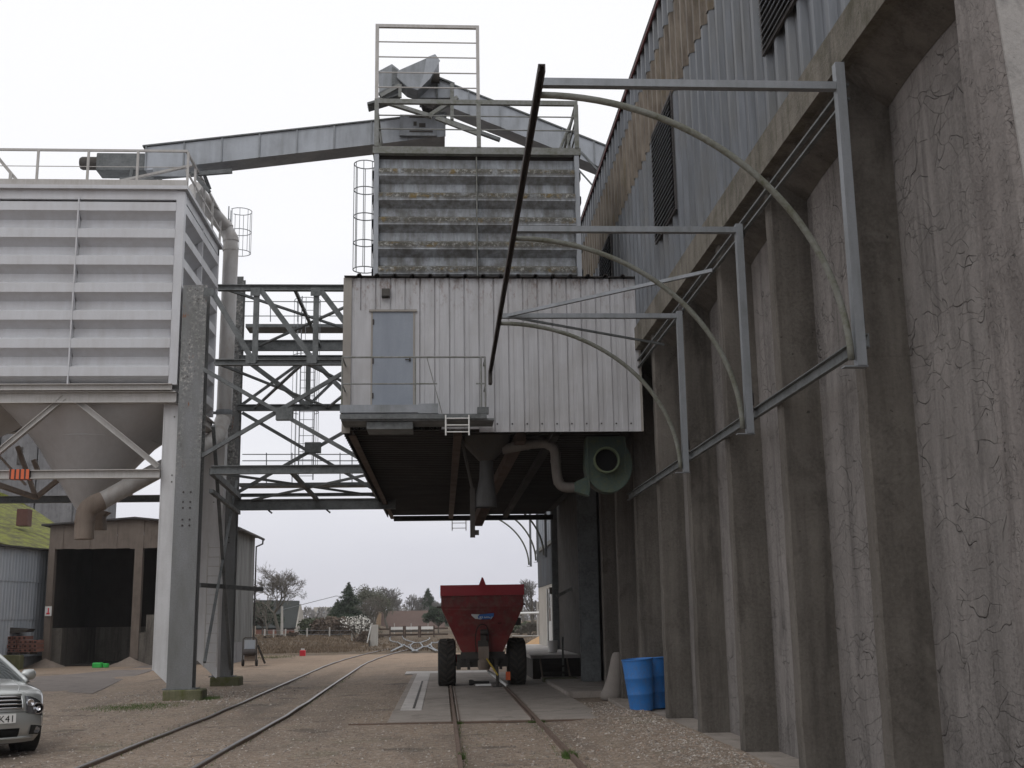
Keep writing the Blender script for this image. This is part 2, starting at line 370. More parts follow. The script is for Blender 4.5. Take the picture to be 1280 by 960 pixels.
# concrete of the store wall
def concrete(name, base, dark, crack=True, cscale=1.0, streaks=True, moss=None, crack_amt=.38, mould=0):
    t = NT(name)
    big = t.noise(.55, 7, .66, dist=.5); mid = t.noise(2.6, 9, .74, dist=.4); fine = t.noise(28, 6, .7)
    st = t.noise(3.5, 5, .65, vec=(1,1,.07)); pit = t.noise(13, 3, .5); blot = t.noise(1.5, 7, .7, vec=(1,1,.6), dist=.6)
    c = t.mix(t.ramp(big, .38, .64), base, dark)
    c = t.mix(t.ramp(mid, .40, .62, 0, .6), c, tuple(x*.66 for x in base))
    c = t.mix(t.ramp(blot, .53, .62, 0, .7), c, tuple(x*.58 for x in dark))
    c = t.mix(t.ramp(blot, .40, .34, 0, .2), c, tuple(min(1, x*1.25) for x in base))
    if streaks: c = t.mix(t.ramp(st, .46, .66, 0, .7), c, tuple(x*.5 for x in dark))
    c = t.mix(t.ramp(fine, .3, .75, 0, .4), c, tuple(min(1, x*1.4) for x in base))
    h = t.math('ADD', t.math('MULTIPLY', mid, .7), t.math('MULTIPLY', fine, .3))
    # casting lifts: faint level joints every metre or so and long rain runs
    zz = t.sep()[2]; lift = t.math('ABSOLUTE', t.math('SUBTRACT', t.math('FRACT', t.math('ADD', t.math('MULTIPLY', zz, .82), t.math('MULTIPLY', t.noise(2, 2, .5), .03))), .5))
    jn = t.math('MULTIPLY', t.ramp(lift, .012, .004), t.ramp(t.noise(1.7, 4, .6), .42, .58))
    c = t.mix(t.math('MULTIPLY', jn, .12), c, tuple(x*.5 for x in dark)); h = t.math('SUBTRACT', h, t.math('MULTIPLY', jn, .06))
    run = t.math('MULTIPLY', t.ramp(t.noise(2.2, 4, .6, vec=(1,1,.035)), .52, .62), t.ramp(t.noise(9, 5, .7, vec=(1,1,.12)), .42, .6))
    c = t.mix(t.math('MULTIPLY', run, .55 if streaks else 0), c, tuple(x*.42 for x in dark))
    pits = t.ramp(pit, .72, .75)
    c = t.mix(t.math('MULTIPLY', pits, .7), c, tuple(x*.3 for x in dark))
    h = t.math('SUBTRACT', h, t.math('MULTIPLY', pits, .4))
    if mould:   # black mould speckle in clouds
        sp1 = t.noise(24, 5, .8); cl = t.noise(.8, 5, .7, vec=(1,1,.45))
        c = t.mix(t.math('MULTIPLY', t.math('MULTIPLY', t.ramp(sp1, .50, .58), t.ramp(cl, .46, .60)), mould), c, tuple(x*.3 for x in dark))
    if crack:
        # long shrinkage cracks: voronoi edges of two warped grids, kept only here and there
        line = None
        for (s1, k1, v1, kp, wd) in ((1.5, .6, (1, .62, 1.25), (.47, .53), .0075), (2.6, .45, (1, .7, 1.3), (.47, .54), .010), (4.4, .3, (1, .6, 1.2), (.53, .60), .012)):
            nd = t.n('ShaderNodeTexNoise'); nd.inputs['Scale'].default_value = 1.1*cscale; nd.inputs['Detail'].default_value = 2.5
            nd.inputs['Roughness'].default_value = .5
            t.link(t.pos, nd.inputs['Vector'])
            ad = t.n('ShaderNodeMix', data_type='VECTOR'); ad.inputs[0].default_value = k1
            t.link(t.scale(v1), ad.inputs[4]); t.link(nd.outputs['Color'], ad.inputs[5])
            vo = t.n('ShaderNodeTexVoronoi', feature='DISTANCE_TO_EDGE'); vo.inputs['Scale'].default_value = s1*cscale*1.9
            t.link(ad.outputs[1], vo.inputs['Vector'])
            wid = t.ramp(t.noise(4, 3, .5), .35, .7, wd*.3, wd*1.5)
            l_ = t.math('SUBTRACT', 1, t.math('MINIMUM', t.math('DIVIDE', vo.outputs['Distance'], wid), 1))
            l_ = t.math('MULTIPLY', l_, t.ramp(t.noise(1.2*cscale+s1*.2, 4, .55), kp[0], kp[1]))
            line = l_ if line is None else t.math('MAXIMUM', line, l_)
        c = t.mix(t.math('MULTIPLY', line, crack_amt), c, tuple(x*.38 for x in dark))
        h = t.math('SUBTRACT', h, t.math('MULTIPLY', line, 1.0))
    if moss:
        g = t.math('MULTIPLY', t.ramp(t.noise(2.6, 6, .7), .5, .66), .7)
        c = t.mix(g, c, moss)
    t.bump(h, .9, .035)
    return t.out(c, .92, 0, .25)
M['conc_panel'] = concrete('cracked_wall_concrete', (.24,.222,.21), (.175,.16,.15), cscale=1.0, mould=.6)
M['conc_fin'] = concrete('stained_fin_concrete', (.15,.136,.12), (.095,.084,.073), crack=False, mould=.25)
M['conc_beam'] = concrete('lintel_concrete', (.20,.182,.155), (.12,.11,.088), crack=False, moss=(.075,.07,.045))
M['conc_pier'] = concrete('pier_concrete', (.23,.21,.198), (.17,.152,.143), cscale=2.6, crack_amt=.9)
M['pier_pale'] = concrete('smooth_pale_pier_face', (.34,.325,.31), (.27,.26,.25), crack=False, streaks=False)  # smoother, paler surface for the near face of the pier
M['conc_slab'] = concrete('slab_concrete', (.31,.275,.245), (.23,.203,.18), crack=False, streaks=False)
M['conc_pale'] = concrete('pale_slab_concrete', (.52,.49,.47), (.40,.38,.36), crack=False, streaks=False)
M['conc_moss'] = concrete('mossy_concrete', (.15,.145,.09), (.10,.10,.05), crack=False, moss=(.07,.085,.015))
M['conc_far'] = concrete('grey_silo_concrete', (.20,.20,.205), (.145,.145,.15), crack=False)
M['asphalt'] = concrete('old_asphalt', (.19,.165,.15), (.15,.13,.12), crack=False, streaks=False)

# moss roof
t = NT('mossy_tile_roof')
a = t.noise(1.6, 7, .75); b = t.noise(9, 5, .7)
c = t.mix(t.ramp(a, .4, .58), (.08,.075,.03), (.19,.205,.03))
c = t.mix(t.ramp(b, .55, .66, 0, .75), c, (.07,.06,.035)); t.bump(b, 1, .08)
M['moss'] = t.out(c, .95)
# blue-grey sheet wall
t = NT('pale_blue_grey_sheet')
a = t.noise(1.3, 5, .6, vec=(1,1,.25)); b = t.noise(14, 3, .6, vec=(1,1,.06))
c = t.mix(t.ramp(a, .35, .7), (.30,.33,.37), (.38,.40,.425)); c = t.mix(t.ramp(b, .5, .7, 0, .4), c, (.2,.22,.25))
M['bluewall'] = t.out(c, .6, .1)
t = NT('grey_shed_sheet')
a = t.noise(4, 4, .6, vec=(1,1,.05)); c = t.mix(t.ramp(a, .4, .6), (.12,.125,.12), (.20,.205,.205))
M['shedgrey'] = t.out(c, .7, .1)

# ground
def ground_mat(name, wet_amt=1.0, gravel=0.0):
    t = NT(name)
    xyz = t.sep()
    n1 = t.noise(.16, 6, .6); n2 = t.noise(.8, 8, .72, vec=(1,.6,1)); n3 = t.noise(7, 7, .78); wet = t.noise(.33, 6, .62, vec=(1,.3,1))
    ruts = t.noise(1.1, 5, .6, vec=(1,.07,1))
    c = t.mix(t.ramp(n1, .35, .65), (.235,.180,.136), (.305,.226,.165))
    c = t.mix(t.ramp(n2, .40, .62, 0, .6), c, (.155,.119,.092))
    c = t.mix(t.ramp(n3, .45, .58, 0, .7), c, (.40,.335,.275))
    c = t.mix(t.ramp(t.noise(17, 6, .8), .54, .62, 0, .75), c, (.11,.09,.075))
    c = t.mix(t.math('MULTIPLY', t.ramp(t.noise(.7, 6, .7), .56, .64), .35), c, (.14,.14,.085))
    c = t.mix(t.ramp(ruts, .52, .66, 0, .5), c, (.15,.12,.10))
    h = t.math('MULTIPLY', n3, .7)
    for sc_, lo, w0 in ((14, .55, .5), (34, .45, .5)):
        vo = t.n('ShaderNodeTexVoronoi'); vo.inputs['Scale'].default_value = sc_; t.link(t.pos, vo.inputs['Vector'])
        peb = t.math('SUBTRACT', 1, t.ramp(vo.outputs['Distance'], .22, .42))
        sepc = t.n('ShaderNodeSeparateColor'); t.link(vo.outputs['Color'], sepc.inputs[0])
        pick = t.math('MULTIPLY', peb, t.ramp(sepc.outputs[0], lo, lo+.12))
        c = t.mix(t.math('MULTIPLY', pick, .85), c, t.mix(sepc.outputs[1], (.14,.12,.105), (.52,.47,.42)))
        h = t.math('ADD', h, t.math('MULTIPLY', pick, w0))
    c = t.mix(t.ramp(wet, .50, .64, 0, .6*wet_amt), c, (.12,.097,.08))
    c = t.mix(t.ramp(xyz[1], 34, 62, 0, .6), c, (.36,.255,.175))
    edge = t.math('ADD', xyz[1], t.math('MULTIPLY', t.noise(.35, 4, .6), 9))
    c = t.mix(t.ramp(edge, 71, 74), c, t.mix(t.ramp(t.noise(.4, 6, .7), .4, .62), (.16,.115,.075), (.085,.068,.048)))
    c = t.mix(t.math('MULTIPLY', t.ramp(t.noise(.55, 5, .6, vec=(1,1.6,1)), .60, .66), .6), c, (.075,.066,.06))
    t.bump(h, 1.0, .04)
    return t.out(c, t.ramp(wet, .5, .7, .95, .7), 0, .2)
M['ground'] = ground_mat('sandy_gravel_ground')
t = NT('loose_gravel_stone')
vo = t.n('ShaderNodeTexVoronoi'); vo.inputs['Scale'].default_value = 22; t.link(t.pos, vo.inputs['Vector'])
sepc = t.n('ShaderNodeSeparateColor'); t.link(vo.outputs['Color'], sepc.inputs[0])
c = t.mix(sepc.outputs[0], (.12,.10,.085), (.46,.42,.375)); c = t.mix(t.ramp(sepc.outputs[1], .7, .8, 0, .7), c, (.25,.17,.12))
M['stone'] = t.out(c, .95, 0, .2)

# ------------------------------------------------------------------ world + light
w = bpy.data.worlds.new('World'); sc.world = w; w.use_nodes = True
nt = w.node_tree; bgd = nt.nodes['Background']
sky = nt.nodes.new('ShaderNodeTexSky'); sky.sky_type = 'NISHITA'; sky.sun_disc = False
SUN_EL, SUN_AZ = 48, 205
sky.sun_elevation = R(SUN_EL); sky.sun_rotation = R(SUN_AZ)
tc = nt.nodes.new('ShaderNodeTexCoord'); sx = nt.nodes.new('ShaderNodeSeparateXYZ')
nt.links.new(tc.outputs['Generated'], sx.inputs[0])
ns = nt.nodes.new('ShaderNodeTexNoise'); ns.inputs['Scale'].default_value = 1.9; ns.inputs['Detail'].default_value = 7
mp = nt.nodes.new('ShaderNodeMapping'); mp.inputs['Scale'].default_value = (1, 1, 3)
nt.links.new(tc.outputs['Generated'], mp.inputs[0]); nt.links.new(mp.outputs[0], ns.inputs['Vector'])
ma = nt.nodes.new('ShaderNodeMath'); ma.operation = 'MULTIPLY_ADD'; ma.inputs[1].default_value = .30
nt.links.new(ns.outputs['Fac'], ma.inputs[0]); nt.links.new(sx.outputs[2], ma.inputs[2])
rp = nt.nodes.new('ShaderNodeValToRGB')
cr = rp.color_ramp; cr.elements[0].position = .0; cr.elements[0].color = (.30,.28,.265,1)
cr.elements[1].position = 1; cr.elements[1].color = (.62,.62,.63,1)
e = cr.elements.new(.055); e.color = (.345,.345,.385,1)
e = cr.elements.new(.16); e.color = (.40,.40,.445,1)
e = cr.elements.new(.30); e.color = (.50,.50,.53,1)
e = cr.elements.new(.46); e.color = (.60,.60,.615,1)
nt.links.new(ma.outputs[0], rp.inputs[0])
vm = nt.nodes.new('ShaderNodeVectorMath'); vm.operation = 'SCALE'; vm.inputs['Scale'].default_value = 17.2
nt.links.new(rp.outputs[0], vm.inputs[0])
mx = nt.nodes.new('ShaderNodeMix'); mx.data_type = 'RGBA'; mx.inputs[0].default_value = .95
nt.links.new(sky.outputs[0], mx.inputs[6]); nt.links.new(vm.outputs[0], mx.inputs[7])
nt.links.new(mx.outputs[2], bgd.inputs['Color']); bgd.inputs['Strength'].default_value = .1
sl = bpy.data.lights.new('sun', 'SUN'); sl.energy = .5; sl.angle = R(30); sl.color = (1,.985,.965)
so = bpy.data.objects.new('sun', sl); col.objects.link(so)
sd = Vector((math.sin(R(SUN_AZ))*math.cos(R(SUN_EL)), math.cos(R(SUN_AZ))*math.cos(R(SUN_EL)), math.sin(R(SUN_EL))))
so.rotation_euler = (-sd).to_track_quat('-Z', 'Y').to_euler()
sc.view_settings.view_transform = 'Standard'; sc.view_settings.look = 'None'
sc.view_settings.exposure = 0; sc.view_settings.gamma = 1

# ------------------------------------------------------------------ camera
cd = bpy.data.cameras.new('camera'); cam = bpy.data.objects.new('camera', cd); col.objects.link(cam)
cd.sensor_width = 36; cd.lens = 36*FPX/1280; cd.clip_start = .1; cd.clip_end = 3000
cam.matrix_world = Matrix(((RGT.x, UPV.x, -FWD.x, 0), (RGT.y, UPV.y, -FWD.y, 0), (RGT.z, UPV.z, -FWD.z, CAM_H), (0,0,0,1)))
sc.camera = cam

# ------------------------------------------------------------------ ground
def smooth(a, b, x):
    t = max(0, min(1, (x-a)/(b-a))); return t*t*(3-2*t)
def gz(x, y):
    z = 0
    if y > 60:
        bank = smooth(74, 96, y)*smooth(-6.5, -10, x)*.55
        bank += smooth(84, 100, y)*smooth(5, 8, x)*.8
        z += bank + smooth(140, 165, y)*.7
        z += smooth(70, 80, y)*.10*mnoise.noise(Vector((x*.35, y*.25, 0)))
    else:
        z += .025*mnoise.noise(Vector((x*.5, y*.4, 3.)))*smooth(4, 9, y)
    return z
def grid_line(a):
    out = []
    for s0, s1, st in a:
        n = max(1, round((s1-s0)/st))
        out += [s0+(s1-s0)*i/n for i in range(n)]
    return out + [a[-1][1]]
gx = grid_line([(-600,-200,100),(-200,-60,20),(-60,-30,4),(-30,15,.6),(15,60,5),(60,200,20),(200,600,100)])
gy = grid_line([(-60,4,8),(4,45,.6),(45,180,1.2),(180,400,30),(400,650,125)])
m = MB(); nx = len(gx)
m.v = [(x, y, gz(x, y)) for y in gy for x in gx]
m.f = [(j*nx+i, j*nx+i+1, (j+1)*nx+i+1, (j+1)*nx+i) for j in range(len(gy)-1) for i in range(nx-1)]
tag(m.build('ground', M['ground'], smooth=True, fix=False), kind='structure')

# concrete loading slab round the track and the asphalt apron
def sheet(name, poly, z, mat, th=.03, kind='structure'):
    m = MB(); m.prism(poly, 'Z', z-th, z); o = m.build(name, mat); tag(o, kind=kind); return o
slab = MB()
for x0, x1 in ((-1.0,.165),(.285,1.665),(1.785,3.0)):
    for y0, y1 in ((22.0,24.9),(24.915,33.0),(33.015,41.5)):
        slab.cbox(x0, y0, -.05, x1, y1, .052, .008)
tag(slab.build('loading_slab', M['conc_slab']), kind='structure')
p = MB(); p.cbox(-.86, 24.6, .03, -.42, 41.2, .062, .004); p.cbox(-1.3,41.53,-.02,1.6,43.4,.045,.01)
tag(p.build('slab_strip', M['conc_pale']), kind='structure')
p = MB(); p.box(-.62, 25.0, .03, -.57, 36, .07)
tag(p.build('slab_joint', M['dark_steel']), kind='structure')
sheet('asphalt_apron', [tuple(at(a_,b_,Z=0).xy) for a_,b_ in ((-60,858),(46,864),(116,867),(128,862),(150,851),(191,838),(191,831),(140,838),(90,843),(30,847),(-60,850))], .012, M['asphalt'])
sheet('slab_step', [(-1.7,21.93),(2.6,21.93),(2.6,22.0),(-1.7,22.0)], .03, M['rust_rail'])
# footing kerb along the store wall
ft = MB(); ft.prism([(3.55,4),(5,4),(5,27.9),(3.75,27.9),(3.6,22),(3.35,17),(3.5,12)], 'Z', -.1, .075)
tag(ft.build('wall_footing', M['conc_slab'], bevel=.02), kind='structure')
ft = MB(); ft.cbox(2.95, 28.3, -.1, 4.9, 35.8, .14, .02)
tag(ft.build('column_plinth', M['conc_slab']), kind='structure')

# ------------------------------------------------------------------ railway tracks
def spline(pts, n=8):
    out = []
    P = [Vector(p) for p in pts]
    for i in range(len(P)-1):
        p0 = P[max(i-1,0)]; p1 = P[i]; p2 = P[i+1]; p3 = P[min(i+2,len(P)-1)]
        for k in range(n):
            t = k/n
            out.append(.5*((2*p1)+(p2-p0)*t+(2*p0-5*p1+4*p2-p3)*t*t+(3*p1-p0-3*p2+p3)*t**3))
    return out+[P[-1]]
def rail(parent, pts, z=.0, head=.055, hmat='rail_head', bright=.04):
    m = MB(); h = MB()
    for a, b in zip(pts[:-1], pts[1:]):
        d = (b-a)*.02/max((b-a).length, .01)
        a2, b2 = a-d, b+d
        m.bar(a2+Vector((0,0,z-.03)), b2+Vector((0,0,z-.03)), .06, .17)
        h.bar(a2+Vector((0,0,z+.062)), b2+Vector((0,0,z+.062)), head, .02)
    r = m.build('rail', M['rust_rail'], parent); h.build('rail_head', M[hmat], r)
tr = empty('railway_track', (.97, 10, 0), 'straight rusty railway track set in the concrete slab under the red spreader', 'railway track', 'railway tracks')
for x in (.225, 1.725):
    rail(tr, [Vector((x, y, 0)) for y in (3,10,20,30,40,50,60,75)], .0, hmat='rust_rail' if 1 else 0)
fl = MB()
for x in (.315, 1.635): fl.box(x-.012, 22.0, .0, x+.012, 41, .066)
fl.build('check_rail', M['rust_rail'], tr)
tl = empty('railway_track', (-4, 10, 0), 'curving railway track with shiny rail heads crossing the open yard', 'railway track', 'railway tracks')
cpts = spline([(-3.95,5,0),(-3.95,16,0),(-3.87,26,0),(-4.02,40,0),(-4.1,54,0),(-3.6,67,0),(-2.6,80,0),(-1.3,95,0)], 6)
for s_ in (-.77, .77):
    pts = []
    for i, p_ in enumerate(cpts):
        t_ = (cpts[min(i+1,len(cpts)-1)]-cpts[max(i-1,0)]).normalized()
        pts.append(p_ + Vector((t_.y, -t_.x, 0))*s_ + Vector((0,0,gz(p_.x,p_.y))))
    rail(tl, pts, -.02)
# the distant ladder of points where the yard tracks cross
lad = empty('track_crossing', (-4, 80, 0), 'shining curved rails weaving over each other where tracks cross in the distance', 'railway crossing')
def yz(q): return (460+q[0]/12.8, 770+q[1]/12.8)
for line in ([(365,330),(350,380),(370,420),(480,450),(530,490),(510,530),(430,570),(365,600)],
             [(545,320),(570,380),(630,415),(760,447),(840,465),(870,500),(840,540),(770,580),(700,600)],
             [(985,370),(960,405),(850,440),(750,455),(680,490),(690,530),(740,580),(800,600)],
             [(1210,395),(1120,440),(1020,460),(1010,500),(1060,560),(1120,595)],
             [(540,485),(620,510),(690,560),(740,590)], [(770,585),(860,530),(930,508),(990,485)],
             [(930,508),(1010,550),(1090,595)], [(365,600),(480,540),(560,500)]):
    pts = []
    for p_ in spline([(a,b,0) for a,b in line], 4):
        g = at(*yz(p_), Z=0); g.z = gz(g.x, g.y)+.13; pts.append(g)
    m = MB(); m.tube(pts, .045, 4); m.build('rail', M['galv'], lad)

# ------------------------------------------------------------------ grain store (right)
ST = empty('grain_store', (4.4, 8, 0), 'tall grain store with ribbed cracked concrete wall and dark corrugated upper cladding', 'building')
FINS = [10.57, 13.22, 15.83, 18.5, 21.18, 23.86, 26.54, 29.2]
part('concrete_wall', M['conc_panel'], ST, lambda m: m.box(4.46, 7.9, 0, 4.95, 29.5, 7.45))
for y in FINS:
    m = MB()
    n = 24
    # slightly irregular arris, as cast against worn boards
    vs = []
    for k in range(n+1):
        z_ = .05+k*(7.12-.05)/n; j = .012*mnoise.noise(Vector((y, z_*2.3, 0)))
        j2 = .012*mnoise.noise(Vector((y+9, z_*3.1, 0)))
        vs += [(4.47, y-.02, z_), (4.02+j, y+j2, z_), (4.0+j, y+.02+j2, z_), (4.0+j, y+.2, z_), (4.47, y+.22, z_)]
    fs = [tuple(range(4,-1,-1)), tuple(range(n*5, n*5+5))]
    for k in range(n):
        for q in range(5):
            fs.append((k*5+q, k*5+(q+1)%5, k*5+5+(q+1)%5, k*5+5+q))
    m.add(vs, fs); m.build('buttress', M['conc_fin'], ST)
# sloped haunches under the lintel between the buttresses
m = MB()
for a, b in zip([8.05]+FINS[:-1], FINS):
    a2 = a+.2 if a > 9 else a
    n = 8
    for k in range(n):
        u0, u1 = k/n, (k+1)/n
        y0, y1 = a2+(b-a2)*u0, a2+(b-a2)*u1
        d0 = .04+.10*abs(2*u0-1)**2.2; d1 = .04+.10*abs(2*u1-1)**2.2
        m.add([(4.02,y0,7.135),(4.02,y1,7.135),(4.455,y1,7.13-d1-.2),(4.455,y0,7.13-d0-.2)], [(0,1,2,3)])
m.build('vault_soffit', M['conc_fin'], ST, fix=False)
part('lintel', M['conc_beam'], ST, lambda m: m.cbox(3.9, 8.06, 7.13, 4.75, 43, 7.60, .02))
ny = lambda z_: 7.36+.09*(z_-4.35)
def pier(m):
    n = 30; vs = []
    for k in range(n+1):
        z_ = k*12.6/n; j = .018*mnoise.noise(Vector((1, z_*3, 0)))
        vs += [(4.0+j, 8.05, z_), (4.0+j, ny(z_)+.05, z_), (4.05+j, ny(z_), z_), (5.6, ny(z_), z_), (5.6, 8.05, z_)]
    fs = [tuple(range(4,-1,-1)), tuple(range(n*5, n*5+5))]
    for k in range(n):
        for q in range(5): fs.append((k*5+q, k*5+(q+1)%5, k*5+5+(q+1)%5, k*5+5+q))
    m.add(vs, fs)
part('pier', M['conc_pier'], ST, pier)
part('pale_face', M['pier_pale'], ST, lambda m: m.add([(4.045,ny(0)-.012,0),(5.6,ny(0)-.012,0),(5.6,ny(12.6)-.012,12.6),(4.045,ny(12.6)-.012,12.6)],[(0,1,2,3)]), solid=.02)
# corrugated cladding, trapezoid ribs, pitch .36
def ribs(t0, t1, pitch, depth, wrib, wtop, phase=0):
    out = []; t = t0
    while t < t1:
        out += [(t, 0), (t+pitch-wrib, 0), (t+pitch-wrib+(wrib-wtop)/2, depth), (t+pitch-(wrib-wtop)/2, depth)]
        t += pitch
    out = [p for p in out if p[0] <= t1] + [(t1, 0)]
    return out
prof = ribs(8.06, 43, .44, -.07, .19, .10)
def clad(m, z0, z1, x=4.0, pr=prof):
    m.sweep(pr, lambda p, t: (x+p[1], p[0], t), z0, z1)
part('cladding', M['clad'], ST, lambda m: clad(m, 7.62, 10.58))
part('stained_cladding', M['stained'], ST, lambda m: clad(m, 10.56, 12.02, 3.985))
part('upper_cladding', M['clad'], ST, lambda m: clad(m, 12.0, 12.66, 3.97))
def stroof(m):
    m.box(3.86, 8.0, 12.64, 4.0, 43.2, 12.72)
    m.prism([(4.0,12.66),(22,15.5),(22,15.6),(3.9,12.74)], 'Y', 8, 43.2)
part('roof', M['roof_dark'], ST, stroof)
part('core_wall', M['clad'], ST, lambda m: (m.box(4.08, 8.1, 7.6, 22, 43, 12.6), m.box(4.96, 8.1, 0, 22, 43, 7.6)))
part('edge_trim', weathered('red_edge_trim', (.16,.04,.04), (.1,.03,.03)), ST, lambda m: m.box(3.86,8,12.60,3.895,43.2,12.635))
def louvre(y0, y1, z0, z1):
    fr = part('louvre', M['roof_dark'], ST, lambda m: (m.box(3.9,y0,z0,3.935,y0+.05,z1), m.box(3.9,y1-.05,z0,3.935,y1,z1), m.box(3.9,y0+.05,z0,3.935,y1-.05,z0+.05), m.box(3.9,y0+.05,z1-.05,3.935,y1-.05,z1), m.box(3.925,y0+.05,z0+.05,3.934,y1-.05,z1-.05)))
    def sl(m):
        z = z0+.09
        while z < z1-.07:
            m.add([(3.87,y0+.052,z-.035),(3.87,y1-.052,z-.035),(3.922,y1-.052,z+.03),(3.922,y0+.052,z+.03),(3.874,y0+.052,z-.041),(3.874,y1-.052,z-.041),(3.926,y1-.052,z+.024),(3.926,y0+.052,z+.024)],
                  [(0,1,2,3),(4,7,6,5),(0,4,5,1)])
            z += .095
    part('louvre_slats', M['galv_light'], fr, sl)
louvre(10.9, 12.82, 8.5, 10.62); louvre(18.15, 20.05, 8.5, 10.62); louvre(25.4, 27.3, 8.5, 10.62)
# lower part of the store beneath the cabin: steel columns and a dark boarded bay
part('steel_column', M['truss'], ST, lambda m: m.ibeam((4.1,32.8,.14),(4.1,32.8,7.05),.5,.5,.03))
part('steel_column', M['truss'], ST, lambda m: m.ibeam((4.15,42.6,.0),(4.15,42.6,7.05),.3,.3,.03))
part('cover_plate', M['truss'], ST, lambda m: m.box(3.86,32.53,.15,4.34,32.545,2.9))
part('boarded_wall', M['timber'], ST, lambda m: (m.box(4.2,35.6,0,4.4,42.4,6.9), m.box(4.32,33.2,0,4.5,35.6,6.9)))
part('bracket', M['frame_grey'], ST, lambda m: m.bar((3.7,38,2.55),(4.25,38,2.8),.12,.1))
# rails bolted along the wall that carry the brackets
wr = empty('wall_channel', (3.95, 11, 4.35), 'pair of long steel channel rails bolted across the buttresses of the concrete wall', 'steel rail')
def chan(m, x, z, y0, y1, h=.11):
    m.box(x-.012,y0,z-h/2,x+.0,y1,z+h/2); m.box(x-.055,y0,z+h/2-.012,x-.012,y1,z+h/2); m.box(x-.055,y0,z-h/2,x-.012,y1,z-h/2+.012)
part('lower_channel', M['truss'], wr, lambda m: (chan(m, 3.985, 4.35, 10.3, 24.5, .13)))
multi('upper_channel', M['truss'], wr, [lambda m, z_=z_: m.box(3.93, 10.3, z_-.012, 3.98, 24.5, z_+.012) for z_ in (6.77, 6.92)])
for y in (10.25, 14.2, 18.1):
    part('clamp', M['rusty'], wr, lambda m: (m.bar((3.93,y+.12,4.47),(3.93,y+.12,4.62),.07,.08), m.bar((3.93,y+.12,6.70),(3.93,y+.12,6.86),.07,.08)))

# ------------------------------------------------------------------ curved brackets
def bracket(Y, label, zt):
    e = empty('curved_bracket', (3.85, Y, 4.1), label, 'bracket', 'curved steel brackets on the store wall')
    X0, X1, zb = .93, 3.86, 4.09
    part('post', M['galv'], e, lambda m: m.box(X1-.04, Y-.05, zb, X1+.05, Y+.05, zt+.20 if Y < 12 else zt+.04))
    part('arm', M['galv'], e, lambda m: m.box(X0, Y-.04, zt-.075, X1-.042, Y+.04, zt+.0))
    pts = []
    for k in range(33):
        a = math.pi/2*k/32
        pts.append((X0+.02+(X1-.10-X0)*math.sin(a), Y, zb+.06+(zt-.16-zb-.06)*math.cos(a)))
    part('arc_tube', M['mossy_tube'], e, lambda m: m.tube(pts, .034, 8), smooth=True)
    part('foot_plate', M['galv'], e, lambda m: m.box(X1-.16, Y-.04, zb-.014, X1+.06, Y+.06, zb-.001))
    return e
b1 = bracket(10.25, 'nearest and largest curved steel bracket, arching out from the concrete wall', 6.90)
b2 = bracket(14.2, 'middle of the three near curved brackets, between the largest and the one by the cabin', 6.80)
b3 = bracket(18.1, 'curved bracket nearest the pale cabin, with two slanting stays at its tip', 6.68)
for Y, l in ((43.4, 'nearest of the far three curved brackets, on the wall past the cabin'),
             (47.2, 'middle bracket of the far three beyond the cabin'),
             (51.0, 'farthest curved bracket, standing clear against the sky above the red spreader')):
    c_ = copy_tree(b3, None, (3.85, Y, 4.1)); c_['label'] = l
rl = empty('hanging_rail', (.93, 14, 6.8), 'long dark rusty channel joining the tips of the curved brackets', 'rail')
part('channel', M['rusty'], rl, lambda m: [m.bar((.92+dx_,9.74,6.765+dz_),(.92+dx_,21.5,6.42+dz_),w_,h_) for dx_,dz_,w_,h_ in ((-.027,0,.012,.075),(.027,0,.012,.075),(0,.031,.042,.012))])
part('trolley', M['dark_steel'], rl, lambda m: (m.box(.885,21.3,6.2,.955,21.5,6.44), m.lathe([(.0,-.02),(.05,-.02),(.05,.02),(0,.02)], (.92,21.4,6.22), 'X', 12)))
far_rl = empty('hanging_rail', (.93, 47, 6.8), 'far rusty channel on the bracket tips beyond the cabin, mostly hidden', 'rail')
part('channel', M['rusty'], far_rl, lambda m: m.box(.87, 42.6, 6.70, .97, 51.6, 6.82))
stay = empty('bracket_stay', (.95, 18.1, 6.7), 'two slanting steel stays from the bracket tip beside the cabin to the wall', 'stay')
part('stay', M['galv'], stay, lambda m: m.bar((.97,18.15,6.64),(3.93,15.95,6.76),.05,.05))
part('stay', M['truss'], stay, lambda m: m.bar((1.1,18.2,6.66),(3.95,19.9,6.60),.035,.035))

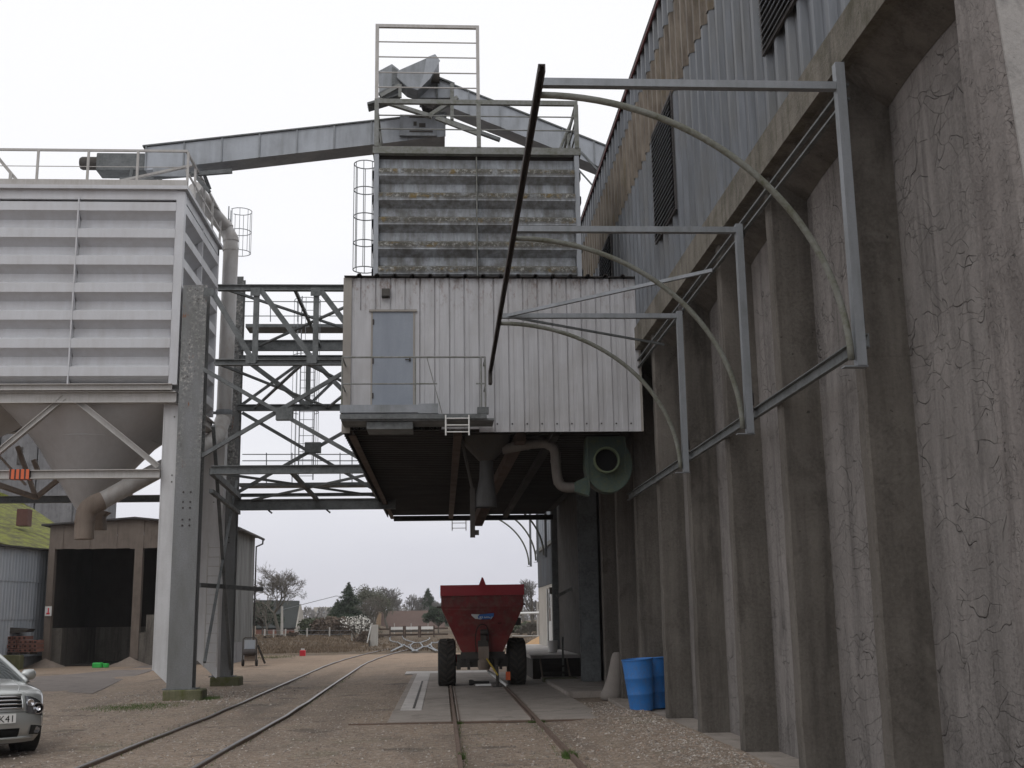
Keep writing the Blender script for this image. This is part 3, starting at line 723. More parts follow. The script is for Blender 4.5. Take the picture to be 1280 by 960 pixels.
# ------------------------------------------------------------------ cabin
CX0, CX1, CY0, CY1, CZ0, CZ1 = -1.92, 4.0, 22.6, 42.0, 5.53, 8.62
CB = empty('raised_cabin', (1, 22.6, 5.5), 'pale ribbed metal cabin raised high over the track, with a balcony door', 'cabin')
DX0, DX1, DZ0, DZ1 = -1.40, -.53, 5.96, 7.95
p_ = []
x = CX0; pitch = (CX1-CX0)/20
def front(m):
    for k in range(20):
        a = CX0+k*pitch; b = a+pitch
        xs = [(a,0),(a+.012,.028),(a+.022,.028),(a+.034,0),(a+pitch*.36,0),(a+pitch*.38,.007),(a+pitch*.62,.007),(a+pitch*.64,0),(b,0)]
        def put(z0, z1, xs=xs):
            m.sweep(xs, lambda p,t: (p[0], CY0+p[1], t), z0, z1)
        if b <= DX0+.0 or a >= DX1-.0: put(CZ0-.06 if k > 8 else CZ0, CZ1)
        else: put(DZ1, CZ1); put(CZ0, DZ0)
        if a < DX0 < b: m.add([(a,CY0,DZ0),(DX0,CY0,DZ0),(DX0,CY0,DZ1),(a,CY0,DZ1)], [(0,1,2,3)])
        if a < DX1 < b: m.add([(DX1,CY0,DZ0),(b,CY0,DZ0),(b,CY0,DZ1),(DX1,CY0,DZ1)], [(0,1,2,3)])
part('front_wall', M['cabin'], CB, front, fix=False)
prs = ribs(CY0+.01, CY1, .3, -.025, .1, .05)
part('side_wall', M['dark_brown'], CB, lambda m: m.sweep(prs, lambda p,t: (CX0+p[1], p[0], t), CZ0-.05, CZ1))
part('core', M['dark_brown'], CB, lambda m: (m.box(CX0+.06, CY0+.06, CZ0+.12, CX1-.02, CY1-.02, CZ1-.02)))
# ribbed underside sheet, ribs across
pru = ribs(CY0+.02, CY1, .33, -.05, .18, .1)
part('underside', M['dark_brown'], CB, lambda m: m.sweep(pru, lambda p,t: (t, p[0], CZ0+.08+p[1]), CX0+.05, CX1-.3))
part('edge_beam', M['brown_beam'], CB, lambda m: (m.ibeam((CX0+.16,CY0+.12,CZ0+.0),(CX0+.16,CY1,CZ0+.0),.14,.2,.015)))
part('floor_beam', M['brown_beam'], CB, lambda m: m.box(.24,CY0+.15,CZ0-.12,.4,CY1,CZ0+.02))
part('floor_beam', M['dark_brown'], CB, lambda m: (m.box(CX0+.02,CY0+.0,CZ0-.01,-.0,CY0+.1,CZ0+.06), m.box(2.2,CY0+.2,CZ0-.12,2.35,CY1,CZ0+.02), m.box(CX0+.2,CY1-.15,CZ0-.18,CX1,CY1,CZ0+.0)))
prr = ribs(CX0-.02, CX1+.05, .355, .045, .11, .05)
part('roof', M['roof_dark'], CB, lambda m: m.sweep(prr, lambda p,t: (p[0], t, CZ1+.02+p[1]), CY0-.1, CY1), solid=.012)
multi('corner_trim', M['cream_dark'], CB, [lambda m: m.box(CX0-.035,CY0-.03,CZ0-.07,CX0+.13,CY0-.008,CZ1+.0), lambda m: m.box(CX1-.035,CY0-.014,CZ0-.06,CX1+.012,CY0+.06,CZ1)])
part('screw_row', M['rusty'], CB, lambda m: [m.lathe([(0,-.012),(.018,-.012),(.018,.0)], (CX0+k*pitch+.06, CY0-.0, CZ0+.10), 'Y', 6) for k in range(9, 20)])
d = part('door', M['door_blue'], CB, lambda m: m.box(DX0+.035, CY0-.012, DZ0, DX1-.035, CY0+.03, DZ1-.035))
part('door_frame', M['cream_dark'], CB, lambda m: (m.box(DX0, CY0-.02, DZ0, DX0+.034, CY0+.04, DZ1), m.box(DX1-.034, CY0-.02, DZ0, DX1, CY0+.04, DZ1), m.box(DX0-.04, CY0-.045, DZ1-.034, DX1+.04, CY0+.04, DZ1+.01)))
part('handle', M['dark_steel'], d, lambda m: (m.box(DX1-.19,CY0-.05,6.92,DX1-.08,CY0-.035,6.94), m.box(DX1-.11,CY0-.04,6.90,DX1-.08,CY0-.0125,6.96)))
part('hinge', M['rusty'], d, lambda m: [m.box(DX0+.03,CY0-.026,z_,DX0+.06,CY0-.013,z_+.11) for z_ in (6.15,6.85,7.65)])
lb = part('wall_lamp', M['dark_steel'], CB, lambda m: m.prism([(CY0-.13,8.22),(CY0-.002,8.2),(CY0-.002,8.38),(CY0-.09,8.38)], 'X', -1.19, -1.03))
# balcony
BY = 21.75
BL = empty('balcony', (-.5, 21.75, 5.6), 'small steel balcony with thin railings in front of the cabin door', 'balcony')
part('floor_channel', M['galv'], BL, lambda m: (m.box(CX0+.0,BY,5.72,-.42,BY+.04,5.87), m.box(-.44,BY-.006,5.70,-.06,BY+.04,5.89), m.box(CX0+.01,BY+.05,5.70,-.06,CY0-.05,5.73)))
part('floor_deck', M['truss'], BL, lambda m: (m.box(CX0+.02,BY+.05,5.57,1.0,CY0-.05,5.61), m.box(CX0,BY+.0,5.60,.86,BY+.045,5.69), m.box(CX0+.5,BY+.1,5.42,-.55,CY0-.06,5.56), m.box(.68,BY,5.695,.9,BY+.15,5.82)))
def rails_(m):
    m.tube([(CX0+.03,CY0-.05,6.80),(CX0+.03,BY+.03,6.80),(.84,BY+.03,6.80),(.84,CY0-.05,6.80)], .019, 6)
    m.tube([(CX0+.03,CY0-.05,6.28),(CX0+.03,BY+.03,6.28),(-.08,BY+.03,6.28)], .015, 6)
    m.tube([(.66,BY+.03,6.28),(.84,BY+.03,6.28),(.84,CY0-.05,6.28)], .015, 6)
    for x_ in (CX0+.03, -.5, .84, .76):
        m.tube([(x_,BY+.03,5.6),(x_,BY+.03,6.80)], .016, 6)
    m.tube([(-.28,BY+.02,6.79),(.03,BY+.02,5.62)], .009, 5)
part('railing', M['frame_grey'], BL, rails_)
def ladder(m, a, b, w, n, ax=(1,0,0), r=.013):
    a, b, ax = Vector(a), Vector(b), Vector(ax)
    for s_ in (-.5, .5): m.tube([a+ax*w*s_, b+ax*w*s_], r*1.3, 6)
    for k in range(n):
        p = a+(b-a)*((k+.5)/n); m.tube([p-ax*w/2, p+ax*w/2], r, 5)
l1 = MB(); ladder(l1, (.30,BY-.04,5.27), (.30,BY-.04,5.66), .44, 3); 
tag(l1.build('short_ladder', M['white']), 'short white ladder hanging below the balcony of the cabin', 'ladder', 'short white ladders under the cabin')
l2 = MB(); ladder(l2, (.62,42.1,5.0), (.62,42.1,5.55), .5, 3)
tag(l2.build('short_ladder', M['white']), 'small ladder end hanging below the far edge of the cabin floor', 'ladder', 'short white ladders under the cabin')

# equipment hanging under the cabin
fu = empty('discharge_funnel', (.93, 27, 5.5), 'dark hanging discharge funnel under the middle of the cabin', 'funnel')
def sq_ring(cx_, cy_, z, hx, hy, sup, n=24):
    out = []
    for j in range(n):
        a = 2*math.pi*j/n; c_, s_ = math.cos(a), math.sin(a)
        k = (abs(c_)**sup+abs(s_)**sup)**(-1/sup)
        out.append((cx_+hx*k*c_, cy_+hy*k*s_, z))
    return out
def loft(m, rings, cap=True):
    base = len(m.v); n = len(rings[0])
    for r_ in rings: m.v += r_
    for i in range(len(rings)-1):
        for j in range(n):
            m.f.append((base+i*n+j, base+i*n+(j+1)%n, base+(i+1)*n+(j+1)%n, base+(i+1)*n+j))
part('upper_cone', M['dark_steel'], fu, lambda m: loft(m, [sq_ring(.93,24,5.6,.5,.5,8), sq_ring(.93,24,5.45,.46,.46,8), sq_ring(.93,24,5.08,.15,.15,2.5)]), smooth='auto')
part('lower_sleeve', M['frame_dark'], fu, lambda m: loft(m, [sq_ring(.93,24,5.08,.14,.14,2), sq_ring(.93,24,4.72,.15,.15,2), sq_ring(.91,24,4.32,.22,.2,2.5), sq_ring(.91,24,4.12,.225,.2,2.5)]), smooth='auto')
part('hanger_bar', M['dark_steel'], fu, lambda m: (m.box(.58,23.9,3.5,.68,24.0,4.5), m.bar((.63,23.95,4.5),(.42,23.9,5.5),.05,.05), m.box(.6,23.92,3.55,.76,24.0,3.65)))
ch = empty('slanting_chute', (1.7, 24, 5.5), 'brown slanting square chute running down under the cabin beside the funnel', 'chute')
part('chute_body', M['brown_beam'], ch, lambda m: m.bar((1.62,23.4,5.5),(1.12,29.5,4.75),.2,.2))
part('chute_end', M['brown_beam'], ch, lambda m: m.bar((1.12,29.5,4.75),(.95,31.0,4.4),.24,.24))
fan = empty('extractor_fan', (3.5, 23.6, 5), 'green round extractor fan housing with black intake hanging under the cabin corner', 'fan')
def scroll(m):
    c_ = (3.43, 4.93); pts = []
    for k in range(28):
        a = math.radians(200+k*(285-0)/27); r_ = .50 + .0*k
        pts.append((c_[0]+r_*math.cos(a), c_[1]+r_*math.sin(a)))
    pts = [q for q in pts]
    poly = [(2.98,5.52)]
    for k in range(30):
        a = math.radians(175+k*235/29); poly.append((c_[0]+.49*math.cos(a)*(1.0), c_[1]+.49*math.sin(a)*1.17))
    poly.append((3.80,5.52))
    m.prism(poly, 'Y', 23.55, 23.95)
part('housing', M['green_fan'], fan, scroll, bevel=.012)
part('flange', M['green_fan'], fan, lambda m: (m.box(2.995,23.51,4.34,3.02,23.549,5.5), m.box(3.76,23.51,4.75,3.79,23.549,5.5)))
part('intake_ring', weathered('green_intake', (.15,.2,.13), (.2,.17,.05)), fan, lambda m: m.lathe([(.23,.1),(.25,.1),(.27,-.16),(.25,-.17),(.235,-.16),(.23,.1)], (3.36,23.46,5.0), 'Y', 28), smooth='auto')
part('intake_mouth', M['ink'], fan, lambda m: m.lathe([(0,-.02),(.23,-.02)], (3.36,23.46,5.0), 'Y', 28))
part('outlet_cone', M['green_fan'], fan, lambda m: m.prism([(3.02,4.3),(3.02,4.72),(2.72,4.58),(2.72,4.40)], 'Y', 23.6, 23.88))
pi = spline([(1.25,23.8,5.30),(1.55,23.78,5.35),(1.85,23.76,5.40),(2.15,23.75,5.41),(2.33,23.75,5.28),(2.36,23.75,4.95),(2.40,23.75,4.62),(2.52,23.75,4.50),(2.75,23.75,4.49)], 6)
m = MB(); m.tube(pi, .105, 14)
for q in (10, 20, 28, 36): m.tube([pi[q], pi[q+1]], .115, 14)
tag(m.build('air_duct', M['duct'], smooth='auto'), 'bent grey air pipe joining the green fan under the cabin', 'pipe')

# ------------------------------------------------------------------ tower on the cabin
TX0, TX1, TY0, TY1, TZ0, TZ1 = -1.40, 2.93, 23.1, 27.4, 8.6, 11.55
TW = empty('bin_tower', (.8, 23.1, 8.6), 'weathered galvanised square bin with lichened horizontal ribs on top of the cabin', 'grain bin')
def hprof(z0, z1, per, dep, a=.30, b=.28, c=.12):
    out = []; z = z0
    while z < z1-.01:
        for dz, dd in ((0,0),(a*per,-0.0),(a*per+c*per,-dep)):
            pass
        # from bottom up: underside slope outward, outer face, upper slope inward, inner face
        out += [(z, 0), (z+c*per*2.0, -dep), (z+c*per*2+b*per, -dep), (z+c*per*2+b*per+c*per*1.3, 0)]
        z += per
    return [q for q in out if q[0] <= z1] + [(z1, 0)]
tp = hprof(8.72, 11.42, .537, .17)
part('front_panel', M['tower'], TW, lambda m: (m.sweep(tp, lambda p,t: (t, TY0+.13+p[1], p[0]), TX0+.1, .735), m.sweep(tp, lambda p,t: (t, TY0+.13+p[1], p[0]), .765, TX1-.1)))
part('side_panel', M['tower'], TW, lambda m: m.sweep(tp, lambda p,t: (TX0+.13+p[1], t, p[0]), TY0+.1, TY1-.1))
part('side_panel', M['tower'], TW, lambda m: m.sweep(tp, lambda p,t: (TX1-.13-p[1], t, p[0]), TY0+.1, TY1-.1))
part('seam', M['frame_grey'], TW, lambda m: m.box(.74, TY0-.06, 8.72, .76, TY0+.1, 11.42))
for x_ in (TX0, TX1-.1):
    for y_ in (TY0-.02, TY1-.1):
        part('corner_post', M['galv_light'], TW, lambda m: m.box(x_, y_, TZ0, x_+.1, y_+.12, TZ1-.06))
part('core', M['dark_brown'], TW, lambda m: m.box(TX0+.09, TY0+.14, 8.6, TX1-.09, TY1-.14, TZ1-.0))
part('top_frame', M['frame_grey'], TW, lambda m: (m.box(TX0-.03,TY0-.04,TZ1-.055,TX1+.04,TY0+.1,TZ1+.1), m.box(TX0-.03,TY1-.1,TZ1-.055,TX1+.04,TY1,TZ1+.1), m.box(TX0-.03,TY0+.1,TZ1-.05,TX0+.1,TY1-.1,TZ1+.1), m.box(TX1-.1,TY0+.1,TZ1-.05,TX1+.04,TY1-.1,TZ1+.1)))
part('roof_hatch', M['dusty'], TW, lambda m: (m.prism([(-.1,TZ1+.02),(2.5,TZ1+.02),(2.2,TZ1+.3),(1.3,TZ1+.45),(.3,TZ1+.38)], 'Y', 24.2, 26)))
RG = empty('tower_railing', (.8, 23.1, 11.65), 'tall mossy guard railing frame round the top of the lichened bin', 'railing')
def guard(m):
    y = TY0-.01
    m.box(TX0,y-.04,12.62,TX1,y+.04,12.72)
    for x_ in (.76, TX1-.08): m.box(x_,y-.045,TZ1+.1,x_+.09,y+.045,12.63)
    m.box(TX0,y-.045,TZ1+.1,TX0+.09,y+.045,12.62)
    for z_ in (12.36, 12.05): m.tube([(TX0,y,z_),(TX1,y,z_)], .016, 6)
    for y_ in (TY0+1.4, TY0+2.8, TY1-.1): m.box(TX1-.07,y_,TZ1+.1,TX1,y_+.07,12.62); m.box(TX0,y_,TZ1+.1,TX0+.07,y_+.07,12.62)
    for z_ in (12.67, 12.36, 12.05):
        for x_ in (TX0+.03, TX1-.03): m.tube([(x_,TY0,z_),(x_,TY1,z_)], .02 if z_ < 12.6 else .035, 6)
    m.tube([(TX0,TY1-.06,12.67),(TX1,TY1-.06,12.67)], .03, 6)
    m.tube([(TX1-.05,TY0+.1,12.5),(TX1-.4,TY0+.1,TZ1+.1)], .03, 6)
part('low_guard', M['frame_grey'], RG, guard)
def tall(m):
    y = TY0-.01
    m.box(TX0+.005,y-.035,12.725,TX0+.08,y+.035,14.38); m.box(.765,y-.035,12.725,.835,y+.035,14.38)
    m.box(TX0+.005,y-.035,14.38,.835,y+.035,14.45)
    for z_ in (13.0, 13.34, 13.70, 14.05): m.tube([(TX0+.08,y,z_),(.765,y,z_)], .016, 6)
part('tall_guard', M['rail_white'], RG, tall)
def cage(name, label, cx_, cy_, z0, z1, w=.4, r=.36, hoops=5, face=(-1,0), mat='galv', group='caged ladders'):
    e = empty(name, (cx_, cy_, z0), label, 'ladder', group)
    fx, fy = face; ax = (fy, -fx)
    def lad_(m):
        for s_ in (-w/2, w/2): m.tube([(cx_+ax[0]*s_, cy_+ax[1]*s_, z0), (cx_+ax[0]*s_, cy_+ax[1]*s_, z1)], .02, 6)
        n = int((z1-z0)/.28)
        for k in range(n):
            z = z0+.14+k*.28
            m.tube([(cx_-ax[0]*w/2, cy_-ax[1]*w/2, z), (cx_+ax[0]*w/2, cy_+ax[1]*w/2, z)], .011, 5)
    part('rungs', M[mat], e, lad_)
    def cg(m):
        def hp(a, z): return (cx_+fx*(r*(1-math.cos(a)))*1.0+ax[0]*r*math.sin(a)*1.0, cy_+fy*(r*(1-math.cos(a)))+ax[1]*r*math.sin(a), z)
        for k in range(hoops):
            z = z0+(z1-z0)*(k+.15)/(hoops-.7)
            m.tube([hp(R(a), z) for a in range(40, 321, 20)], .013, 5)
        for a in (50, 95, 140, 180, 220, 265, 310):
            m.tube([hp(R(a), z0+(z1-z0)*.15/(hoops-.7)), hp(R(a), z0+(z1-z0)*(hoops-.85)/(hoops-.7))], .009, 4)
    part('safety_cage', M[mat], e, cg)
    return e
cage('caged_ladder', 'caged ladder up the left side of the lichened bin above the cabin', TX0-.06, 25.2, 9.5, 12.2, .4, .26, 5, (-1,0))

# ------------------------------------------------------------------ conveyors on top
CV = empty('conveyor', (-3, 31.5, 14), 'long level grey box conveyor from the white silo to the bin tower', 'conveyor')
def girder(m, a, b, Y0, Y1, h):
    # a, b = (x, ztop)
    m.add([(a[0],Y0,a[1]-h),(b[0],Y0,b[1]-h),(b[0],Y0,b[1]),(a[0],Y0,a[1]),(a[0],Y1,a[1]-h),(b[0],Y1,b[1]-h),(b[0],Y1,b[1]),(a[0],Y1,a[1])],
          [(0,1,2,3),(4,7,6,5),(3,2,6,7),(0,4,5,1),(0,3,7,4),(1,5,6,2)])
cvY = 31.5
A = at(183,184,Y=cvY); B = at(556,142,Y=cvY)
HH = .70
girder_pts = (A, B)
part('trough', M['galv_light'], CV, lambda m: girder(m, (A.x,A.z), (B.x,B.z), cvY, cvY+.75, HH))
def cvribs(m):
    for k in range(9):
        t_ = k/8; x_ = A.x+(B.x-A.x)*t_; z_ = A.z+(B.z-A.z)*t_
        m.box(x_-.02, cvY-.035, z_-HH-.01, x_+.02, cvY-.002, z_+.01)
part('joint_flange', M['galv'], CV, cvribs)
part('lid', M['truss'], CV, lambda m: girder(m, (A.x-.1,A.z+.045), (B.x+.05,B.z+.045), cvY-.05, cvY+.8, .04))
def tailend(m):
    a = at(150,188,Y=cvY); b = at(185,215,Y=cvY)
    m.box(at(120,190,Y=cvY).x, cvY+.05, at(120,212,Y=cvY).z, A.x, cvY+.7, at(150,190,Y=cvY).z)
part('drive_box', M['truss'], CV, tailend, bevel=.03)
mo = at(103,198,Y=cvY)
part('motor', M['dark_steel'], CV, lambda m: m.lathe([(0,-.32),(.16,-.32),(.19,-.26),(.19,.2),(.14,.3),(0,.3)], (mo.x+.2, cvY+.25, mo.z-.05), 'X', 18), smooth='auto')
part('under_frame', M['truss'], CV, lambda m: (m.bar(at(150,225,Y=cvY),at(290,214,Y=cvY),.1,.12), m.bar(at(165,212,Y=cvY),at(160,240,Y=cvY),.08,.08), m.bar(at(240,215,Y=cvY),at(262,240,Y=cvY),.1,.1), m.bar(at(190,214,Y=cvY+.6),at(215,240,Y=cvY+.6),.08,.08), m.bar(at(250,205,Y=cvY+.6),at(262,236,Y=cvY+.6),.1,.1)))
part('inlet_box', M['galv'], CV, lambda m: m.box(at(193,203,Y=cvY).x, cvY-.12, at(193,222,Y=cvY).z, at(236,203,Y=cvY).x, cvY-.04, at(193,212,Y=cvY).z))
# head end box above the tower, with lettering-like scuffs
part('head_box', M['galv'], CV, lambda m: (m.box(at(500,150,Y=cvY).x, cvY-.16, at(500,172,Y=cvY).z, at(546,150,Y=cvY).x, cvY-.04, at(500,146,Y=cvY).z)))
part('scuff_patch', M['dark_steel'], CV, lambda m: (m.box(at(512,156,Y=cvY).x, cvY-.175, at(512,150,Y=cvY).z, at(541,156,Y=cvY).x, cvY-.161, at(512,147,Y=cvY).z), m.box(at(512,156,Y=cvY).x, cvY-.175, at(512,168,Y=cvY).z, at(541,156,Y=cvY).x, cvY-.161, at(512,166,Y=cvY).z), m.box(at(517,156,Y=cvY).x, cvY-.175, at(517,160,Y=cvY).z, at(521,156,Y=cvY).x, cvY-.161, at(517,155,Y=cvY).z), m.box(at(524,156,Y=cvY).x, cvY-.175, at(524,162,Y=cvY).z, at(532,156,Y=cvY).x, cvY-.161, at(524,157,Y=cvY).z)))
C2 = empty('conveyor', (2.5, 32.5, 15), 'sloping grey conveyor descending from the tower top to the store roof at right', 'conveyor')
c2Y = 33.0
A2 = at(540,96,Y=c2Y); B2 = at(770,188,Y=c2Y); ext = (B2-A2)*.8
def q2(m): girder(m, (A2.x,A2.z), (B2.x+ext.x,B2.z+ext.z), c2Y, c2Y+.7, .75)
part('trough', M['galv_light'], C2, q2)
part('lid', M['truss'], C2, lambda m: girder(m, (A2.x-.05,A2.z+.05), (B2.x+ext.x,B2.z+ext.z+.05), c2Y-.05, c2Y+.75, .045))
def c2r(m):
    for k in range(11):
        t_ = .03+k*.17; x_ = A2.x+(B2.x-A2.x)*t_; z_ = A2.z+(B2.z-A2.z)*t_
        m.box(x_-.02, c2Y-.04, z_-.76, x_+.02, c2Y-.002, z_+.0)
part('joint_flange', M['galv'], C2, c2r)
part('brace', M['truss'], C2, lambda m: (m.bar(at(726,190,Y=c2Y),at(752,218,Y=c2Y),.06,.06), m.bar(at(700,186,Y=c2Y),at(748,240,Y=c2Y),.04,.04), m.bar(at(556,150,Y=c2Y-.3),at(625,175,Y=c2Y-.3),.14,.1)))
EH = empty('elevator_head', (-.5, 30.5, 15.5), 'tilted dented sheet steel elevator head with a pointed hood on the tower', 'elevator head')
eY = 30.3
def poly_at(pts, Y): return [(at(a,b,Y=Y).x, at(a,b,Y=Y).z) for a,b in pts]
part('hood', M['galv'], EH, lambda m: m.prism(poly_at([(497,88),(543,68),(549,76),(538,98),(522,113),(508,108),(496,97)], eY), 'Y', eY, eY+.7), bevel=.02)
part('hood_side', M['galv_light'], EH, lambda m: m.prism(poly_at([(533,72),(544,68),(550,76),(538,98),(524,112),(530,92)], eY-.01), 'Y', eY-.03, eY-.004))
part('left_casing', M['galv'], EH, lambda m: m.prism(poly_at([(473,90),(490,81),(499,88),(500,105),(474,117)], eY+.2), 'Y', eY+.15, eY+.9))
part('casing_edge', M['truss'], EH, lambda m: (m.prism(poly_at([(490,81),(499,87),(499,103),(490,104)], eY), 'Y', eY+.1, eY+.14), m.bar(at(473,118,Y=eY),at(500,105,Y=eY),.07,.07), m.bar(at(472,130,Y=eY),at(460,134,Y=eY),.3,.1), m.bar(at(460,134,Y=eY),at(500,122,Y=eY),.5,.06)))
part('motor', M['dark_steel'], EH, lambda m: m.lathe([(0,-.2),(.13,-.2),(.15,.15),(0,.15)], at(543,98,Y=eY+.3), 'X', 14), smooth='auto')
part('support_frame', M['frame_grey'], EH, lambda m: (m.bar(at(470,124,Y=eY-.4),at(540,146,Y=eY-.4),.14,.1), m.bar(at(535,146,Y=eY-.4),at(572,122,Y=eY-.4),.14,.1), m.bar(at(500,106,Y=eY-.3),at(500,122,Y=eY-.3),.09,.09), m.bar(at(565,105,Y=eY+.4),at(565,150,Y=eY+.4),.1,.1), m.bar(at(476,120,Y=eY-.3),at(500,107,Y=eY-.3),.1,.1), m.bar(at(545,147,Y=eY-.4),at(600,168,Y=eY-.4),.1,.12)))
part('belt_box', M['galv_light'], EH, lambda m: m.prism(poly_at([(524,103),(545,97),(566,106),(566,123),(524,123)], eY+.6), 'Y', eY+.55, eY+1.2))
part('belt_box_frame', M['truss'], EH, lambda m: (m.bar(at(546,97,Y=eY+.5),at(546,123,Y=eY+.5),.06,.06), m.bar(at(566,105,Y=eY+.5),at(566,124,Y=eY+.5),.07,.07), m.bar(at(545,96,Y=eY+.5),at(568,105,Y=eY+.5),.08,.05)))
part('dark_gap', M['dark_brown'], EH, lambda m: m.prism(poly_at([(525,126),(552,128),(540,139),(528,133)], eY+.3), 'Y', eY+.2, eY+.6))

# ------------------------------------------------------------------ truss bridge and its columns
TRY, TRB = 30.0, 36.6
TB = empty('truss_bridge', (-4, 30, 5.5), 'dark steel lattice truss bridge joining the silo columns to the cabin', 'bridge')
XC = -6.1
def V(px, py, Y): return at(px, py, Y=Y)
z_t, z_m, z_b = V(350,360,TRY).z, V(350,453,TRY).z, V(350,587,TRY).z
XE = -1.45
def chords(m, Y, zs, x0):
    for z_, h_ in zs: m.ibeam((x0,Y,z_),(XE,Y,z_), .16, h_, .025)
multi('front_chord', M['truss'], TB, [lambda m, q=q: chords(m, TRY, (q,), XC+.2) for q in ((z_t,.16),(z_m,.16),(z_b,.22))])
wx = [at(q,400,Y=TRY).x for q in (258,320,395,470)]
multi('front_web', M['truss'], TB, [lambda m, x_=x_: m.bar((x_,TRY,z_t),(x_,TRY,z_m), .14, .12, (0,1,0)) for x_ in wx[1:]] + [lambda m, i=i: m.bar((wx[i]+.1,TRY-.03,z_t-.06),(wx[i+1]-.05,TRY-.03,z_m+.05), .14, .09, (0,1,0)) for i in range(3)])
def cross(m, Y, x0, z0, x1, z1, z2, x2):
    pass
def xb(m, Y, pa, pb, pc, pd, w=.10):
    m.bar(V(*pa,Y), V(*pb,Y), w, w, (0,1,0)); m.bar(V(*pc,Y+.08), V(*pd,Y+.08), w, w, (0,1,0))
part('front_brace', M['truss'], TB, lambda m: (xb(m, TRY, (255,462),(462,580),(252,570),(470,442)), m.box(V(345,518,TRY).x, TRY-.066, V(355,525,TRY).z, V(366,518,TRY).x, TRY+.146, V(355,510,TRY).z)))
zt2, zm2, zb2 = z_t-.0, z_m, z_b
multi('rear_chord', M['truss'], TB, [lambda m, q=q: chords(m, TRB, (q,), -6.45) for q in ((zt2,.34),(zt2-.38,.1),(zm2,.2),(zb2+.05,.1),(zb2-.25,.34))])
wx2 = [-6.4,-4.25,-2.65,-1.4]
multi('rear_web', M['truss'], TB, [lambda m, x_=x_: m.bar((x_,TRB,zt2-.3),(x_,TRB,zm2), .15, .1, (0,1,0)) for x_ in wx2[1:]] + [lambda m, i=i: m.bar((wx2[i+1],TRB+.05,zt2-.35),(wx2[i],TRB+.05,zm2+.05), .09, .05, (0,1,0)) for i in range(3)] + [lambda m, i=i: m.bar((wx2[i],TRB-.03,zt2-.35),(wx2[i+1],TRB-.03,zm2+.05), .15, .07, (0,1,0)) for i in range(3)])
part('rear_brace', M['truss'], TB, lambda m: (xb(m, TRB, (303,516),(468,612),(296,616),(462,522)), m.box(V(381,560,TRB).x, TRB-.066, V(391,566,TRB).z, V(401,560,TRB).x, TRB+.146, V(391,553,TRB).z)))
multi('floor_brace', M['truss'], TB, [lambda m, q=q: m.bar(*q) for q in [((XC+.2,TRY,z_b-.05),(XE,TRB,zb2-.1),.08,.06), ((XE,TRY,z_b-.05),(XC+.2,TRB,zb2-.1),.08,.06),
     ((XC+.3,TRY,z_t),(XE,TRB,zt2),.08,.06), ((XE,TRY,z_t),(XC+.3,TRB,zt2),.08,.06),
     *[((x_,TRY,z_b-.02),(x_,TRB,zb2-.1),.1,.1) for x_ in (-3.9,-2.0)], ((-3.9,TRY,z_t),(-3.9,TRB,zt2),.08,.08)]])
multi('pulley_hook', M['dark_steel'], TB, [lambda m, x_=x_: m.bar((x_,TRB,zb2-.42),(x_+.12,TRB,zb2-.52),.05,.05) for x_ in (-5.4,-3.6,-1.8)])
# columns
def column(Y, x0, x1, ztop, label, bx):
    e = empty('steel_column', ((x0+x1)/2, Y, 0), label, 'column', 'grey steel truss columns')
    def body(m):
        m.box(x0, Y, .28, x1, Y+.03, ztop); m.box(x0, Y+.42, .28, x1, Y+.45, ztop); m.box((x0+x1)/2-.02, Y+.03, .28, (x0+x1)/2+.02, Y+.42, ztop)
        m.box(x0+.0, Y+.03, .28, x0+.02, Y+.42, ztop)
    part('shaft', M['column'], e, body)
    part('rivets', M['rusty'], e, lambda m: [m.lathe([(0,-.02),(.02,-.02),(.026,0)], ((x0+x1)/2+dx_, Y-.001, zz), 'Y', 6) for dx_ in (-.09,.09) for zz in (4.3,4.45,4.75,4.9,5.15)])
    part('base_block', M['conc_moss'], e, lambda m: m.cbox(bx[0], Y-.1, -.1, bx[1], Y+.6, .26, .03))
    part('base_plate', M['truss'], e, lambda m: m.box(x0-.1, Y-.04, .26, x1+.1, Y+.5, .285))
    return e
column(TRY, V(217,620,TRY).x+.02, V(246,700,TRY).x, z_t+.08, 'front grey steel column with flaking rusty paint, on a mossy concrete block', (V(204,870,TRY).x, V(253,870,TRY).x))
column(TRB, V(270,700,TRB).x, V(293,700,TRB).x, z_t+2.3, 'rear grey column on a mossy block, seen behind the front truss column', (V(263,850,TRB).x, V(300,850,TRB).x))
sb = empty('sway_brace', (-6, 33, 3), 'crossed dark steel braces with a short ladder between the front and rear columns', 'brace')
part('brace', M['truss'], sb, lambda m: (m.bar((-5.95,30.3,6.9),(-6.4,36.6,.5),.09,.07), m.bar((-5.95,30.3,.9),(-6.4,36.6,6.2),.07,.06), m.bar((-5.95,30.3,z_b),(-6.3,36.6,zb2),.12,.16), m.bar((-5.95,30.3,z_b-.5),(-6.3,36.6,zb2-.5),.1,.1), m.bar((-6.7,33,2.9),(-5.5,36.4,2.85),.1,.12)))
part('ladder', M['rail_white'], sb, lambda m: ladder(m, (-6.75,35.2,.6), (-6.75,35.2,4.2), .36, 13))

